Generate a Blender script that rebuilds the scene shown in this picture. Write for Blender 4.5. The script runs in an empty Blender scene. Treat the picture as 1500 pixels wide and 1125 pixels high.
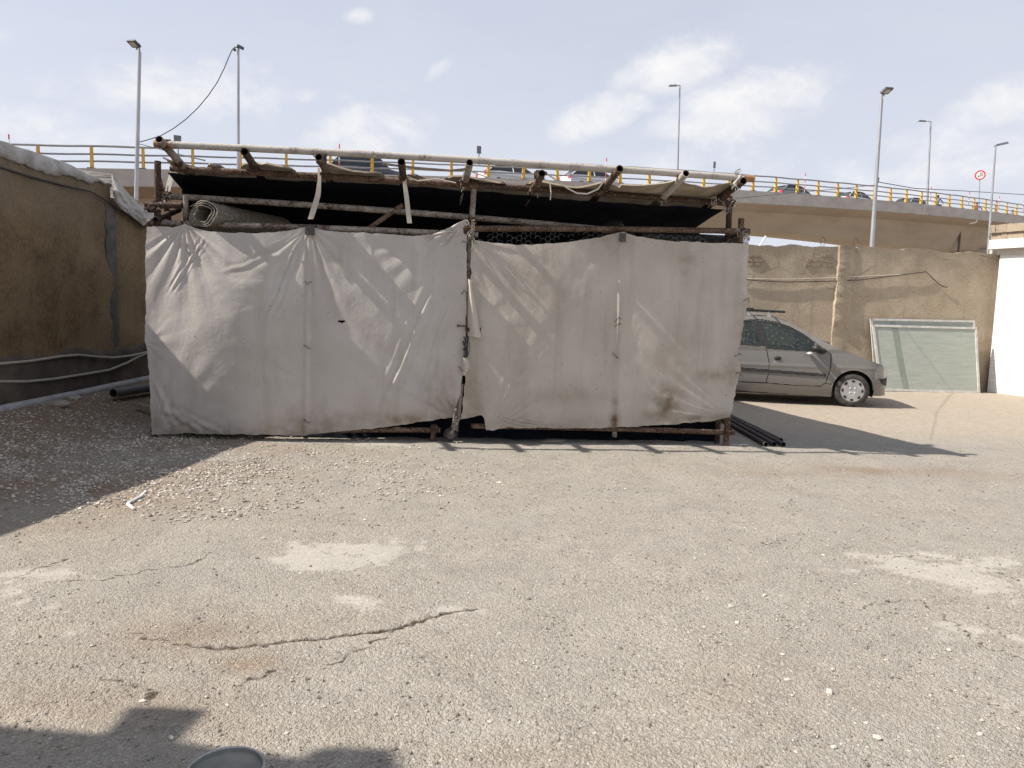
import bpy, math, random
import numpy as np
from mathutils import Vector, Matrix
R = math.radians
random.seed(7); rng = np.random.default_rng(11)
scene = bpy.context.scene
COL = scene.collection

# ---------------------------------------------------------------- camera maths (photo basis 1500 x 1125)
F, CX, CY = 1083.0, 750.0, 562.5
PITCH, ROLL, H = R(6.0), R(1.5), 1.55
cF = np.array([0, math.cos(PITCH), -math.sin(PITCH)])
r0 = np.array([1.0, 0, 0]); u0 = np.array([0, math.sin(PITCH), math.cos(PITCH)])
cR = math.cos(ROLL)*r0 + math.sin(ROLL)*u0
cU = -math.sin(ROLL)*r0 + math.cos(ROLL)*u0
CAM = np.array([0, 0, H])
def ray(px, py):
    return cF + cR*((px-CX)/F) - cU*((py-CY)/F)
def ground(px, py, z=0.0):
    d = ray(px, py); return CAM + d*((z-H)/d[2])
def at_y(px, py, Y):
    d = ray(px, py); return CAM + d*(Y/d[1])
def at_x(px, py, X):
    d = ray(px, py); return CAM + d*(X/d[0])
def on_plane(px, py, p, n):
    d = ray(px, py); return CAM + d*(np.dot(p-CAM, n)/np.dot(d, n))
def proj(P):
    v = np.asarray(P, float)-CAM
    return CX+F*np.dot(v, cR)/np.dot(v, cF), CY-F*np.dot(v, cU)/np.dot(v, cF)
SUN_EL, SUN_DIR = R(46.5), np.array([0.995, 0.0995])     # direction the shadows fall
SUNV = np.array([SUN_DIR[0]*math.cos(SUN_EL), SUN_DIR[1]*math.cos(SUN_EL), -math.sin(SUN_EL)])

# ---------------------------------------------------------------- noise
def _hash(ix, iy, s):
    h = (ix.astype(np.int64)*374761393 + iy.astype(np.int64)*668265263 + s*1442695041) & 0xffffffff
    h = ((h ^ (h >> 13))*1274126177) & 0xffffffff
    return ((h ^ (h >> 16)) & 0xffff)/65535.0
def vnoise(x, y, s=0):
    x = np.asarray(x, float); y = np.asarray(y, float)
    ix, iy = np.floor(x), np.floor(y); fx, fy = x-ix, y-iy
    fx = fx*fx*(3-2*fx); fy = fy*fy*(3-2*fy)
    a = _hash(ix, iy, s); b = _hash(ix+1, iy, s); c = _hash(ix, iy+1, s); d = _hash(ix+1, iy+1, s)
    return (a*(1-fx)+b*fx)*(1-fy)+(c*(1-fx)+d*fx)*fy - 0.5
def fbm(x, y, s=0, o=4):
    t = 0; a = 1.0
    for k in range(o):
        t = t + a*vnoise(x*2**k, y*2**k, s+k*17); a *= 0.5
    return t
def sstep(a, b, x):
    t = np.clip((x-a)/(b-a), 0, 1); return t*t*(3-2*t)
def lerp_table(tab, x):
    return np.interp(x, [t[0] for t in tab], [t[1] for t in tab])

# ---------------------------------------------------------------- mesh builder
class MB:
    def __init__(s): s.v = []; s.f = []; s.m = []; s.n = 0
    def add(s, vs, fs, mi=0):
        o = s.n; s.v.extend([tuple(map(float, p)) for p in vs]); s.n += len(vs)
        s.f.extend([tuple(i+o for i in f) for f in fs]); s.m.extend([mi]*len(fs)); return s
    def box(s, c, size, ax=None, mi=0, taper=1.0):
        c = np.asarray(c, float); a = np.eye(3) if ax is None else np.asarray(ax, float)
        vs = []
        for k in (-1, 1):
            t = taper if k > 0 else 1.0
            for i, j in ((-1, -1), (1, -1), (1, 1), (-1, 1)):
                vs.append(c + a[0]*i*size[0]/2*t + a[1]*j*size[1]/2*t + a[2]*k*size[2]/2)
        return s.add(vs, [(3, 2, 1, 0), (4, 5, 6, 7), (0, 1, 5, 4), (1, 2, 6, 5), (2, 3, 7, 6), (3, 0, 4, 7)], mi)
    def tube(s, pts, r, n=8, caps=True, mi=0):
        pts = [np.asarray(p, float) for p in pts]
        rr = r if hasattr(r, '__len__') else [r]*len(pts)
        vs = []; up = None
        for i, p in enumerate(pts):
            t = pts[min(i+1, len(pts)-1)]-pts[max(i-1, 0)]
            t = t/(np.linalg.norm(t)+1e-12)
            if up is None:
                up = np.array([0, 0, 1.0]) if abs(t[2]) < .9 else np.array([1.0, 0, 0])
            a = up-t*np.dot(up, t); a /= np.linalg.norm(a)+1e-12; up = a
            b = np.cross(t, a)
            for k in range(n):
                g = 2*math.pi*k/n
                vs.append(p+(a*math.cos(g)+b*math.sin(g))*rr[i])
        fs = []
        for i in range(len(pts)-1):
            for k in range(n):
                k2 = (k+1) % n
                fs.append((i*n+k, i*n+k2, (i+1)*n+k2, (i+1)*n+k))
        if caps:
            fs.append(tuple(range(n-1, -1, -1))); q = (len(pts)-1)*n; fs.append(tuple(range(q, q+n)))
        return s.add(vs, fs, mi)
    def pipe(s, p0, p1, r, n=14, hollow0=True, hollow1=True, bend=0.0, mi=0, mi_in=0, seg=6):
        """hollow steel pipe, a little bent and dented"""
        p0 = np.asarray(p0, float); p1 = np.asarray(p1, float); L = np.linalg.norm(p1-p0)
        side = np.cross(p1-p0, [0.3, 0.8, 0.52]); side /= np.linalg.norm(side)+1e-9
        pts = []; 
        for i in range(seg+1):
            t = i/seg; pts.append(p0*(1-t)+p1*t+side*bend*math.sin(math.pi*t))
        s.tube(pts, r, n, caps=False, mi=mi)
        d = (p1-p0)/L; dep = min(.25, L*.3)
        for hol, e, dd in ((hollow0, p0, d), (hollow1, p1, -d)):
            if hol:
                q = e+dd*dep
                s.tube([e, q], r*.84, n, caps=False, mi=mi_in)
                s.ring(e, -dd, r*.84, r, n, mi)
                s.disc(q, -dd, r*.84, n, mi_in)
            else: s.disc(e, -dd, r, n, mi)
        return s
    def _basis(s, nrm):
        nrm = np.asarray(nrm, float); nrm = nrm/np.linalg.norm(nrm)
        up = np.array([0, 0, 1.0]) if abs(nrm[2]) < .9 else np.array([1.0, 0, 0])
        a = up-nrm*np.dot(up, nrm); a /= np.linalg.norm(a); return a, np.cross(nrm, a)
    def ring(s, c, nrm, ra, rb, n=14, mi=0):
        a, b = s._basis(nrm); vs = []
        for k in range(n):
            g = 2*math.pi*k/n; e = a*math.cos(g)+b*math.sin(g); vs += [c+e*ra, c+e*rb]
        return s.add(vs, [(2*k, 2*k+1, (2*k+3) % (2*n), (2*k+2) % (2*n)) for k in range(n)], mi)
    def disc(s, c, nrm, r, n=14, mi=0, sq=(1, 1)):
        a, b = s._basis(nrm)
        return s.add([c+(a*math.cos(2*math.pi*k/n)*sq[0]+b*math.sin(2*math.pi*k/n)*sq[1])*r for k in range(n)], [tuple(range(n))], mi)
    def ell(s, c, rad, ax=None, nu=10, nv=7, mi=0):
        c = np.asarray(c, float); a = np.eye(3) if ax is None else np.asarray(ax, float); vs = []
        for j in range(nv+1):
            th = math.pi*j/nv
            for i in range(nu):
                ph = 2*math.pi*i/nu
                vs.append(c+a[0]*rad[0]*math.sin(th)*math.cos(ph)+a[1]*rad[1]*math.sin(th)*math.sin(ph)+a[2]*rad[2]*math.cos(th))
        fs = [(j*nu+i, (j+1)*nu+i, (j+1)*nu+(i+1) % nu, j*nu+(i+1) % nu) for j in range(nv) for i in range(nu)]
        return s.add(vs, fs, mi)
    def grid(s, P, mask=None, mi=0, flip=False):
        """P (m,n,3) array of points; mask (m-1,n-1) of cells kept"""
        m, n = P.shape[:2]; o = s.n
        fs = []
        for i in range(m-1):
            for j in range(n-1):
                if mask is None or mask[i, j]:
                    q = (i*n+j, i*n+j+1, (i+1)*n+j+1, (i+1)*n+j)
                    fs.append(q[::-1] if flip else q)
        return s.add(P.reshape(-1, 3), fs, mi)
    def prism(s, poly, off, mi=0):
        """polygon (list of 3-D points) extruded by the vector off"""
        n = len(poly); off = np.asarray(off, float)
        vs = [np.asarray(p, float) for p in poly]+[np.asarray(p, float)+off for p in poly]
        fs = [tuple(range(n-1, -1, -1)), tuple(range(n, 2*n))]+[(k, (k+1) % n, n+(k+1) % n, n+k) for k in range(n)]
        return s.add(vs, fs, mi)
    def lathe(s, prof, c, axis, n=32, mi=0):
        a, b = s._basis(axis); axis = np.asarray(axis, float)/np.linalg.norm(axis); vs = []
        for (r, h) in prof:
            for k in range(n):
                g = 2*math.pi*k/n; vs.append(np.asarray(c)+axis*h+(a*math.cos(g)+b*math.sin(g))*r)
        fs = [(j*n+k, j*n+(k+1) % n, (j+1)*n+(k+1) % n, (j+1)*n+k) for j in range(len(prof)-1) for k in range(n)]
        return s.add(vs, fs, mi)
    def build(s, name, mats, parent=None, smooth=True, attrs=None, angle=40, origin=None):
        me = bpy.data.meshes.new(name)
        V = np.array(s.v, np.float32).reshape(-1, 3)
        loc = np.zeros(3)
        if parent is not None:
            p = parent
            while p is not None:
                if p.get('_local'): loc = np.zeros(3); break
                loc = loc+np.array(p.location); p = p.parent
        elif origin is not None: loc = np.asarray(origin, float)
        me.from_pydata((V-loc).tolist(), [], s.f)
        ms = mats if isinstance(mats, (list, tuple)) else [mats]
        for mm in ms: me.materials.append(mm)
        if len(ms) > 1: me.polygons.foreach_set('material_index', s.m)
        if attrs:
            for k, arr in attrs.items():
                at = me.attributes.new(k, 'FLOAT', 'POINT'); at.data.foreach_set('value', np.asarray(arr, np.float32).ravel())
        me.update()
        if smooth:
            me.polygons.foreach_set('use_smooth', [True]*len(me.polygons))
            if angle and angle < 180:
                try: me.set_sharp_from_angle(angle=R(angle))
                except Exception: pass
        o = bpy.data.objects.new(name, me); COL.objects.link(o)
        if parent is not None: o.parent = parent
        elif origin is not None: o.location = Vector(loc)
        return o

def tag(o, label=None, cat=None, group=None, kind=None):
    if label: o['label'] = label
    if cat: o['category'] = cat
    if group: o['group'] = group
    if kind: o['kind'] = kind
    return o
def thing(name, loc, label, cat, group=None, rz=0.0, local=False):
    o = bpy.data.objects.new(name, None); COL.objects.link(o)
    o.location = Vector([float(a) for a in loc]); o.rotation_euler = (0, 0, rz); o.empty_display_size = .2
    if local: o['_local'] = 1
    return tag(o, label, cat, group)
def kids(o): return [c for c in bpy.data.objects if c.parent == o]
def copy_tree(o, parent=None):
    c = o.copy(); COL.objects.link(c); c.parent = parent
    for ch in kids(o): copy_tree(ch, c)
    return c

# ---------------------------------------------------------------- materials
class NT:
    def __init__(s, name):
        s.mat = bpy.data.materials.new(name); s.mat.use_nodes = True
        s.t = s.mat.node_tree; s.b = s.t.nodes['Principled BSDF']; s.out = s.t.nodes['Material Output']
        s.co = s.t.nodes.new('ShaderNodeTexCoord')
    def n(s, typ, **kw):
        nd = s.t.nodes.new('ShaderNode'+typ)
        for k, v in kw.items(): setattr(nd, k, v)
        return nd
    def l(s, a, b): s.t.links.new(a, b)
    def vec(s, scale=(1, 1, 1), src='Object'):
        m = s.n('Mapping'); m.inputs['Scale'].default_value = scale; s.l(s.co.outputs[src], m.inputs['Vector']); return m.outputs[0]
    def noise(s, scale, detail=4, rough=.55, vec=None, dist=0.0):
        nd = s.n('TexNoise'); nd.inputs['Scale'].default_value = scale; nd.inputs['Detail'].default_value = detail
        nd.inputs['Roughness'].default_value = rough; nd.inputs['Distortion'].default_value = dist
        s.l(vec if vec is not None else s.co.outputs['Object'], nd.inputs['Vector']); return nd.outputs[0]
    def vor(s, scale, vec=None, feature='F1', out='Distance', rand=1.0):
        nd = s.n('TexVoronoi', feature=feature); nd.inputs['Scale'].default_value = scale; nd.inputs['Randomness'].default_value = rand
        s.l(vec if vec is not None else s.co.outputs['Object'], nd.inputs['Vector']); return nd.outputs[out]
    def ramp(s, src, stops, interp='LINEAR'):
        nd = s.n('ValToRGB'); cr = nd.color_ramp; cr.interpolation = interp
        while len(cr.elements) < len(stops): cr.elements.new(0.5)
        for e, (p, c) in zip(cr.elements, stops):
            e.position = p; e.color = (c, c, c, 1) if not hasattr(c, '__len__') else (*c, 1)
        s.l(src, nd.inputs[0]); return nd.outputs[0]
    def mix(s, fac, a, b, mode='MIX'):
        nd = s.n('MixRGB', blend_type=mode)
        for i, x in enumerate((fac, a, b)):
            if hasattr(x, 'is_output'): s.l(x, nd.inputs[i])
            elif hasattr(x, '__len__'): nd.inputs[i].default_value = (*x, 1)
            else: nd.inputs[i].default_value = x if i == 0 else (x, x, x, 1)
        return nd.outputs[0]
    def math(s, op, a, b=0.0, c=None, clamp=False):
        nd = s.n('Math', operation=op, use_clamp=clamp)
        for i, x in enumerate((a, b) if c is None else (a, b, c)):
            if hasattr(x, 'is_output'): s.l(x, nd.inputs[i])
            else: nd.inputs[i].default_value = x
        return nd.outputs[0]
    def attr(s, name):
        nd = s.n('Attribute', attribute_name=name); return nd.outputs['Fac']
    def bump(s, h, strength=.3, dist=.01, prev=None):
        nd = s.n('Bump'); nd.inputs['Strength'].default_value = strength; nd.inputs['Distance'].default_value = dist
        s.l(h, nd.inputs['Height'])
        if prev is not None: s.l(prev, nd.inputs['Normal'])
        return nd.outputs[0]
    def set(s, color=None, rough=None, metal=None, normal=None, spec=None, **kw):
        def put(k, x):
            if x is None: return
            i = s.b.inputs[k]
            if hasattr(x, 'is_output'): s.l(x, i)
            elif hasattr(x, '__len__'): i.default_value = (*x, 1)
            else: i.default_value = x
        put('Base Color', color); put('Roughness', rough); put('Metallic', metal); put('Normal', normal); put('Specular IOR Level', spec)
        for k, v in kw.items(): put(k, v)
        return s.mat
def simple(name, c1, c2, scale=8, rough=.7, metal=0, bump=.15, bscale=None, bdist=.005, spec=.4, detail=5, stretch=(1, 1, 1), lo=.35, hi=.65):
    t = NT(name); v = t.vec(stretch)
    col = t.ramp(t.noise(scale, detail, .6, v), [(lo, c1), (hi, c2)])
    nb = t.bump(t.noise(bscale or scale*4, 4, .6, v), bump, bdist)
    return t.set(col, rough, metal, nb, spec)
def rusty(name, paint, rust, lo, hi, dark=(.035, .022, .016)):
    t = NT(name)
    n1 = t.noise(5, 6, .65); n2 = t.noise(38, 4, .6)
    m = t.ramp(t.mix(.35, n1, n2), [(lo, 0.0), (hi, 1.0)])
    rc = t.mix(t.ramp(n2, [(.35, 0.), (.65, 1.)]), dark, rust)
    spots = t.ramp(t.noise(70, 3), [(.60, 0.), (.68, 1.)])
    return t.set(t.mix(t.math('MULTIPLY', spots, .5), t.mix(m, rc, paint), (.55, .5, .44)), .8, 0, t.bump(n2, .5, .004), .25)
M = {}
M['rust'] = rusty('rusty_pipe', (.20, .14, .10), (.13, .07, .045), .45, .66)
M['rust_grey'] = rusty('worn_grey_pipe', (.33, .30, .26), (.16, .09, .06), .40, .58)
M['rust_dark'] = rusty('dark_rust_pipe', (.10, .07, .05), (.08, .045, .03), .5, .8)
M['pipe_pale'] = rusty('pale_steel_pipe', (.44, .41, .37), (.24, .19, .15), .34, .50, (.10, .08, .065))
M['pipe_hole'] = simple('pipe_inside', (.012, .011, .010), (.03, .025, .02), 20, .9)
M['orange_rust'] = simple('orange_rust', (.30, .13, .05), (.42, .24, .12), 20, .85)
M['wood'] = simple('weathered_wood', (.17, .13, .10), (.30, .25, .20), 12, .85, stretch=(1, 1, .15))
M['rope'] = simple('pale_rope', (.55, .50, .43), (.68, .63, .55), 60, .9)
M['rope_grey'] = simple('grey_rope', (.24, .21, .18), (.46, .42, .36), 60, .9)
M['wire'] = simple('tie_wire', (.06, .05, .045), (.12, .10, .09), 40, .6, .4)
M['mesh_wire'] = simple('chicken_wire', (.32, .31, .30), (.45, .44, .42), 40, .5, .6)
M['rubber'] = simple('dark_rubber', (.022, .021, .02), (.05, .048, .045), 12, .8, bump=.1)
M['dusty_rubber'] = simple('dusty_tyre_rubber', (.03, .028, .026), (.085, .078, .068), 9, .85, bump=.1)
M['black_plastic'] = simple('black_plastic', (.018, .018, .019), (.035, .034, .033), 15, .5, bump=.05)
M['galv'] = simple('galvanised_steel', (.34, .35, .37), (.46, .47, .49), 6, .45, .55, bump=.03, stretch=(1, 1, .2))
M['lamp_head'] = simple('lamp_casing', (.05, .05, .055), (.08, .08, .085), 10, .5, .3)
M['lamp_lens'] = simple('lamp_lens', (.35, .33, .30), (.42, .40, .37), 30, .3)
M['concrete'] = simple('bridge_concrete', (.34, .315, .295), (.42, .395, .37), .8, .9, bump=.1, bscale=20, stretch=(1, 1, 2))
M['girder'] = simple('girder_concrete', (.34, .28, .215), (.41, .345, .27), .5, .9, bump=.1, bscale=12, stretch=(.4, .4, 1.5))
M['asphalt'] = simple('road_asphalt', (.04, .04, .04), (.065, .063, .06), 20, .9)
M['rail_grey'] = simple('rail_grey_steel', (.23, .235, .25), (.30, .305, .32), 3, .5, .3, bump=.03)
M['post_yellow'] = simple('yellow_post_paint', (.52, .30, .035), (.66, .42, .06), 4, .5, bump=.05)
M['white_paint'] = simple('white_paint', (.72, .71, .69), (.80, .79, .78), 4, .6, bump=.05)
M['red_paint'] = simple('red_paint', (.55, .04, .05), (.62, .07, .08), 9, .5)
M['sign_back'] = simple('sign_back_grey', (.13, .14, .16), (.19, .20, .22), 6, .6, .3)
M['pvc'] = simple('grey_plastic_pipe', (.26, .26, .26), (.38, .375, .37), 5, .55, bump=.06)
M['pvc_dark'] = simple('dark_plastic_pipe', (.10, .10, .10), (.16, .155, .15), 5, .6, bump=.06)
M['hose'] = simple('cream_hose', (.36, .33, .27), (.48, .44, .37), 12, .6)
M['slab'] = simple('stone_slab', (.24, .21, .18), (.34, .31, .27), 9, .9, bump=.4)
M['iron'] = simple('dark_iron_pipe', (.055, .046, .042), (.105, .088, .08), 10, .85, .1)
M['cable'] = simple('black_cable', (.03, .03, .03), (.05, .05, .05), 10, .6)
M['clip'] = simple('dark_clip', (.07, .07, .065), (.16, .15, .14), 50, .7, .4)
M['dirt_black'] = simple('black_sheet', (.006, .0075, .012), (.011, .013, .019), 4, .9, bump=.2, bscale=9, spec=.05)
# ================================================================ WORLD, SUN, CAMERA
def make_world():
    w = bpy.data.worlds.new('World'); scene.world = w; w.use_nodes = True
    t = w.node_tree; N = t.nodes; bg = N['Background']; bg.inputs['Strength'].default_value = SKY_STRENGTH
    sky = N.new('ShaderNodeTexSky'); sky.sky_type = 'NISHITA'; sky.sun_disc = False
    sky.sun_elevation = SUN_EL; sky.sun_rotation = math.atan2(-SUN_DIR[0], -SUN_DIR[1])
    sky.air_density = 1.0; sky.dust_density = 2.2; sky.ozone_density = 1.0; sky.altitude = 1100
    tc = N.new('ShaderNodeTexCoord'); d = tc.outputs['Generated']
    def mth(op, a, b=0.0, c=None, clamp=False):
        n = N.new('ShaderNodeMath'); n.operation = op; n.use_clamp = clamp
        for i, x in enumerate((a, b) if c is None else (a, b, c)):
            if hasattr(x, 'is_output'): t.links.new(x, n.inputs[i])
            else: n.inputs[i].default_value = x
        return n.outputs[0]
    def dot(v):
        n = N.new('ShaderNodeVectorMath'); n.operation = 'DOT_PRODUCT'; t.links.new(d, n.inputs[0]); n.inputs[1].default_value = v
        return n.outputs['Value']
    def noise(scale, detail, rough, sc=(1, 1, 1)):
        m = N.new('ShaderNodeMapping'); m.inputs['Scale'].default_value = sc; t.links.new(d, m.inputs[0])
        n = N.new('ShaderNodeTexNoise'); n.inputs['Scale'].default_value = scale; n.inputs['Detail'].default_value = detail
        n.inputs['Roughness'].default_value = rough; n.inputs['Distortion'].default_value = .35
        t.links.new(m.outputs[0], n.inputs[0]); return n.outputs[0]
    # cloud masses: (px, py, half-width, half-height, tilt in degrees, strength)
    clouds = [(250, 125, 150, 42, -6, .8), (60, 115, 45, 24, 0, .45), (380, 140, 60, 45, 0, .5), (545, 195, 95, 42, 6, 1.0),
              (880, 170, 80, 30, 25, 1.0), (985, 100, 95, 34, 18, .95), (1105, 152, 120, 46, 14, 1.0), (1000, 185, 80, 20, 5, .7),
              (1000, 235, 190, 40, 0, .45), (1400, 240, 210, 55, 10, .62), (1480, 150, 75, 34, 22, .8), (585, 128, 34, 14, 5, .7),
              (640, 103, 30, 12, 35, .6), (30, 190, 110, 34, 0, .5), (525, 22, 22, 11, 0, .6), (172, 40, 22, 12, 0, .45),
              (450, 140, 26, 11, 0, .5), (505, 141, 18, 10, 0, .5), (200, 205, 90, 30, 0, .5), (1250, 140, 40, 14, 30, .3),
              (-420, 60, 300, 70, 0, .9), (2000, 100, 320, 90, 0, .9), (750, -500, 300, 120, 10, .7), (1500, -400, 260, 100, 10, .6)]
    tot = None
    for (px, py, a, b, tilt, st) in clouds:
        c = ray(px, py); k = np.linalg.norm(c); c = c/k
        ex = ray(px+10, py)-ray(px, py); ex = ex-c*np.dot(ex, c); ex /= np.linalg.norm(ex)
        ey = np.cross(c, ex); ca, sa = math.cos(R(tilt)), math.sin(R(tilt))
        if np.dot(ey, [0, 0, 1]) < 0: ey = -ey
        t1 = (ex*ca+ey*sa)/(a/F/k); t2 = (-ex*sa+ey*ca)/(b/F/k)
        u = dot(t1); v = dot(t2)
        q = mth('MULTIPLY_ADD', u, u, mth('MULTIPLY', v, v))
        fr = mth('GREATER_THAN', dot(c), .3)
        m = mth('MULTIPLY', mth('SUBTRACT', 1.0, mth('MULTIPLY', q, .5), clamp=True), mth('MULTIPLY', fr, st))
        tot = m if tot is None else mth('MAXIMUM', tot, m)
    n1 = noise(7, 9, .62, (1, 1, 1.6)); n2 = noise(24, 6, .6, (1, 1, 1.5))
    nn = mth('ADD', mth('MULTIPLY', n1, .72), mth('MULTIPLY', n2, .28))
    den = mth('ADD', tot, mth('MULTIPLY_ADD', nn, 3.0, -1.62))
    fac = N.new('ShaderNodeMapRange'); fac.interpolation_type = 'SMOOTHSTEP'
    t.links.new(den, fac.inputs[0]); fac.inputs[1].default_value = .1; fac.inputs[2].default_value = 1.15
    facm = mth('MULTIPLY', mth('MULTIPLY', fac.outputs[0], mth('GREATER_THAN', tot, .001)), .92)
    # thin white veil, thicker towards the horizon
    sep = N.new('ShaderNodeSeparateXYZ'); t.links.new(d, sep.inputs[0])
    el = N.new('ShaderNodeMapRange'); t.links.new(sep.outputs[2], el.inputs[0]); el.inputs[1].default_value = 0.0; el.inputs[2].default_value = .55
    el.inputs[3].default_value = VEIL[0]; el.inputs[4].default_value = VEIL[1]
    wisp = mth('ADD', el.outputs[0], mth('MULTIPLY_ADD', noise(3.0, 5, .6, (1, 1, 3)), .3, -.15), clamp=True)
    mv = N.new('ShaderNodeMixRGB'); t.links.new(wisp, mv.inputs[0]); t.links.new(sky.outputs[0], mv.inputs[1]); mv.inputs[2].default_value = VEILCOL
    mx = N.new('ShaderNodeMixRGB'); t.links.new(facm, mx.inputs[0]); t.links.new(mv.outputs[0], mx.inputs[1]); mx.inputs[2].default_value = CLOUDCOL
    t.links.new(mx.outputs[0], bg.inputs[0])
SKY_STRENGTH = .10
VEIL = (.95, .62); VEILCOL = (4.55, 4.65, 5.1, 1); CLOUDCOL = (6.0, 5.9, 5.85, 1)
make_world()
sun = bpy.data.lights.new('Sun', 'SUN'); sun.energy = 4.4; sun.angle = R(.55); sun.color = (1, .93, .835)
so = bpy.data.objects.new('Sun', sun); COL.objects.link(so); so.location = (-20, 5, 30)
so.rotation_euler = Vector(SUNV).to_track_quat('-Z', 'Y').to_euler()
cam = bpy.data.cameras.new('Camera'); co = bpy.data.objects.new('Camera', cam); COL.objects.link(co)
cam.sensor_width = 36; cam.lens = 36*F/1500; cam.clip_end = 5000; cam.clip_start = .05
mw = Matrix(((cR[0], cU[0], -cF[0], CAM[0]), (cR[1], cU[1], -cF[1], CAM[1]), (cR[2], cU[2], -cF[2], CAM[2]), (0, 0, 0, 1)))
co.matrix_world = mw; scene.camera = co
scene.view_settings.view_transform = 'Standard'; scene.view_settings.look = 'None'
scene.view_settings.exposure = .74; scene.view_settings.gamma = 1
scene.cycles.max_bounces = 8; scene.cycles.diffuse_bounces = 5; scene.cycles.transparent_max_bounces = 16

# ================================================================ GROUND
WALLX = -5.9
def bank(x, y):
    return .25*sstep(-4.5, -5.75, x)*sstep(3.0, 6.5, y)
def gz(x, y):
    return bank(x, y)+.022*fbm(np.asarray(x)*.8, np.asarray(y)*.8, 3, 3)*sstep(1.0, 3.0, np.asarray(y))-.004
def poly_dist(px, py, pts):
    d = np.full(px.shape, 9.0)
    for (a, b) in zip(pts[:-1], pts[1:]):
        ax, ay = a; bx, by = b; dx, dy = bx-ax, by-ay
        t = np.clip(((px-ax)*dx+(py-ay)*dy)/(dx*dx+dy*dy+1e-12), 0, 1)
        d = np.minimum(d, np.hypot(px-ax-t*dx, py-ay-t*dy))
    return d
def jag(pxs, seed, amp=.018, n=9):
    g = [ground(*p)[:2] for p in pxs]; r = random.Random(seed); out = []
    for a, b in zip(g[:-1], g[1:]):
        for k in range(n):
            t = k/n; out.append((a[0]*(1-t)+b[0]*t+r.uniform(-amp, amp), a[1]*(1-t)+b[1]*t+r.uniform(-amp, amp)))
    out.append(tuple(g[-1])); return out
def make_ground():
    xs = np.concatenate([[-2500, -400, -80, -30, -14, -9.5], np.arange(-7.6, -4.0, .045), np.arange(-4.0, 6.4, .021), np.arange(6.4, 11.2, .045), [12.5, 16, 30, 80, 400, 2500]])
    ys = np.concatenate([[-300, -60, -10, -3, 0, 1.0], np.arange(1.5, 5.4, .019), np.arange(5.4, 6.2, .03), np.arange(6.2, 16.6, .05), [18, 24, 40, 90, 300, 3000]])
    X, Y = np.meshgrid(xs, ys)
    Z = gz(X, Y)
    near = (X > -8) & (X < 11.5) & (Y > 1.2) & (Y < 17)
    Z = np.where(near, Z, bank(X, Y)-.01)
    Z += np.where(near, .006*fbm(X*7, Y*7, 21, 3), 0)
    crack = np.full(X.shape, 9.0)
    main = [(312, 947), (385, 942), (470, 933), (545, 925), (580, 920), (615, 906), (650, 896), (700, 888)]
    minor = [[(580, 920), (545, 940), (505, 962), (470, 980)], [(85, 855), (150, 850), (215, 838), (285, 826), (310, 812)],
             [(430, 975), (385, 985), (350, 1000)], [(150, 988), (195, 1000), (228, 1010), (210, 1030)],
             [(1285, 814), (1340, 812), (1400, 816), (1450, 832), (1500, 852)], [(312, 947), (250, 940), (190, 925)],
             [(1255, 895), (1300, 880), (1345, 880), (1400, 915), (1440, 945), (1500, 965)], [(20, 850), (60, 832), (110, 815)]]
    dm = poly_dist(X, Y, jag(main, 1))
    dn = np.full(X.shape, 9.0)
    for k, c in enumerate(minor): dn = np.minimum(dn, poly_dist(X, Y, jag(c, 5+k, .025)))
    crack = np.minimum(dm*1.05, dn*1.35+.003)
    Z -= np.where(near, .010*np.exp(-(dm/.014)**2), 0)
    Z += .004*np.exp(-(dm/.10)**2)*np.where(near, 1, 0)
    # cement patches
    sm = np.zeros(X.shape)
    for (px, py, a, b, s) in [(475, 815, .42, .20, 1), (570, 803, .30, .13, 1), (445, 826, .22, .10, .8), (1380, 832, .55, .22, .9), (1460, 850, .5, .25, .8),
                              (1320, 815, .5, .10, .7), (530, 880, .2, .06, .7), (30, 850, .3, .22, .7), (640, 890, .3, .06, .7), (1450, 930, .4, .12, .5),
                              (200, 890, .35, .15, .35), (60, 900, .4, .2, .4), (590, 650, 1.4, .15, .5), (850, 650, 1.5, .12, .5)]:
        g = ground(px, py)
        sm = np.maximum(sm, s*np.exp(-((X-g[0])/a)**2-((Y-g[1])/b)**2))
    sm = sstep(.30, .72, sm+.85*fbm(X*4, Y*5, 40, 4)+.55*fbm(X*16, Y*18, 43, 3))*(sm > .06)
    # bare reddish earth
    dirt = np.zeros(X.shape)
    for (px, py, a, b, s) in [(1290, 690, 1.3, .25, .8), (1180, 695, .8, .18, .5), (180, 640, 1.8, .8, .75), (60, 720, 1.2, .9, .9), (100, 610, 1.6, 1.3, .9), (300, 690, .8, .4, .6),
                              (430, 660, .7, .3, .6), (100, 1040, .9, .25, .5), (250, 930, .7, .3, .35), (380, 970, .2, .1, .6), (1080, 1110, .06, .03, .9), (850, 1108, .5, .08, .4),
                              (1150, 1010, .5, .3, .3), (1090, 590, 1.2, 1.0, .4)]:
        g = ground(px, py)
        dirt = np.maximum(dirt, s*np.exp(-((X-g[0])/a)**2-((Y-g[1])/b)**2))
    dirt = np.clip(dirt*(.75+.9*fbm(X*2.5, Y*2.5, 60, 4)), 0, 1)
    dirt = np.maximum(dirt, np.clip(sstep(-3.4, -5.2, X)*sstep(2, 5, Y)*.9, 0, 1))
    dust = sstep(8.5, 10.5, Y)*.8*sstep(1.0, 3.0, X)
    b = MB(); b.grid(np.stack([X, Y, Z], -1))
    t = NT('yard_ground'); ob = t.co.outputs['Object']
    gran = t.vor(62, out='Color'); gd = t.vor(62); g2 = t.vor(130, out='Color'); gd2 = t.vor(130)
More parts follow.
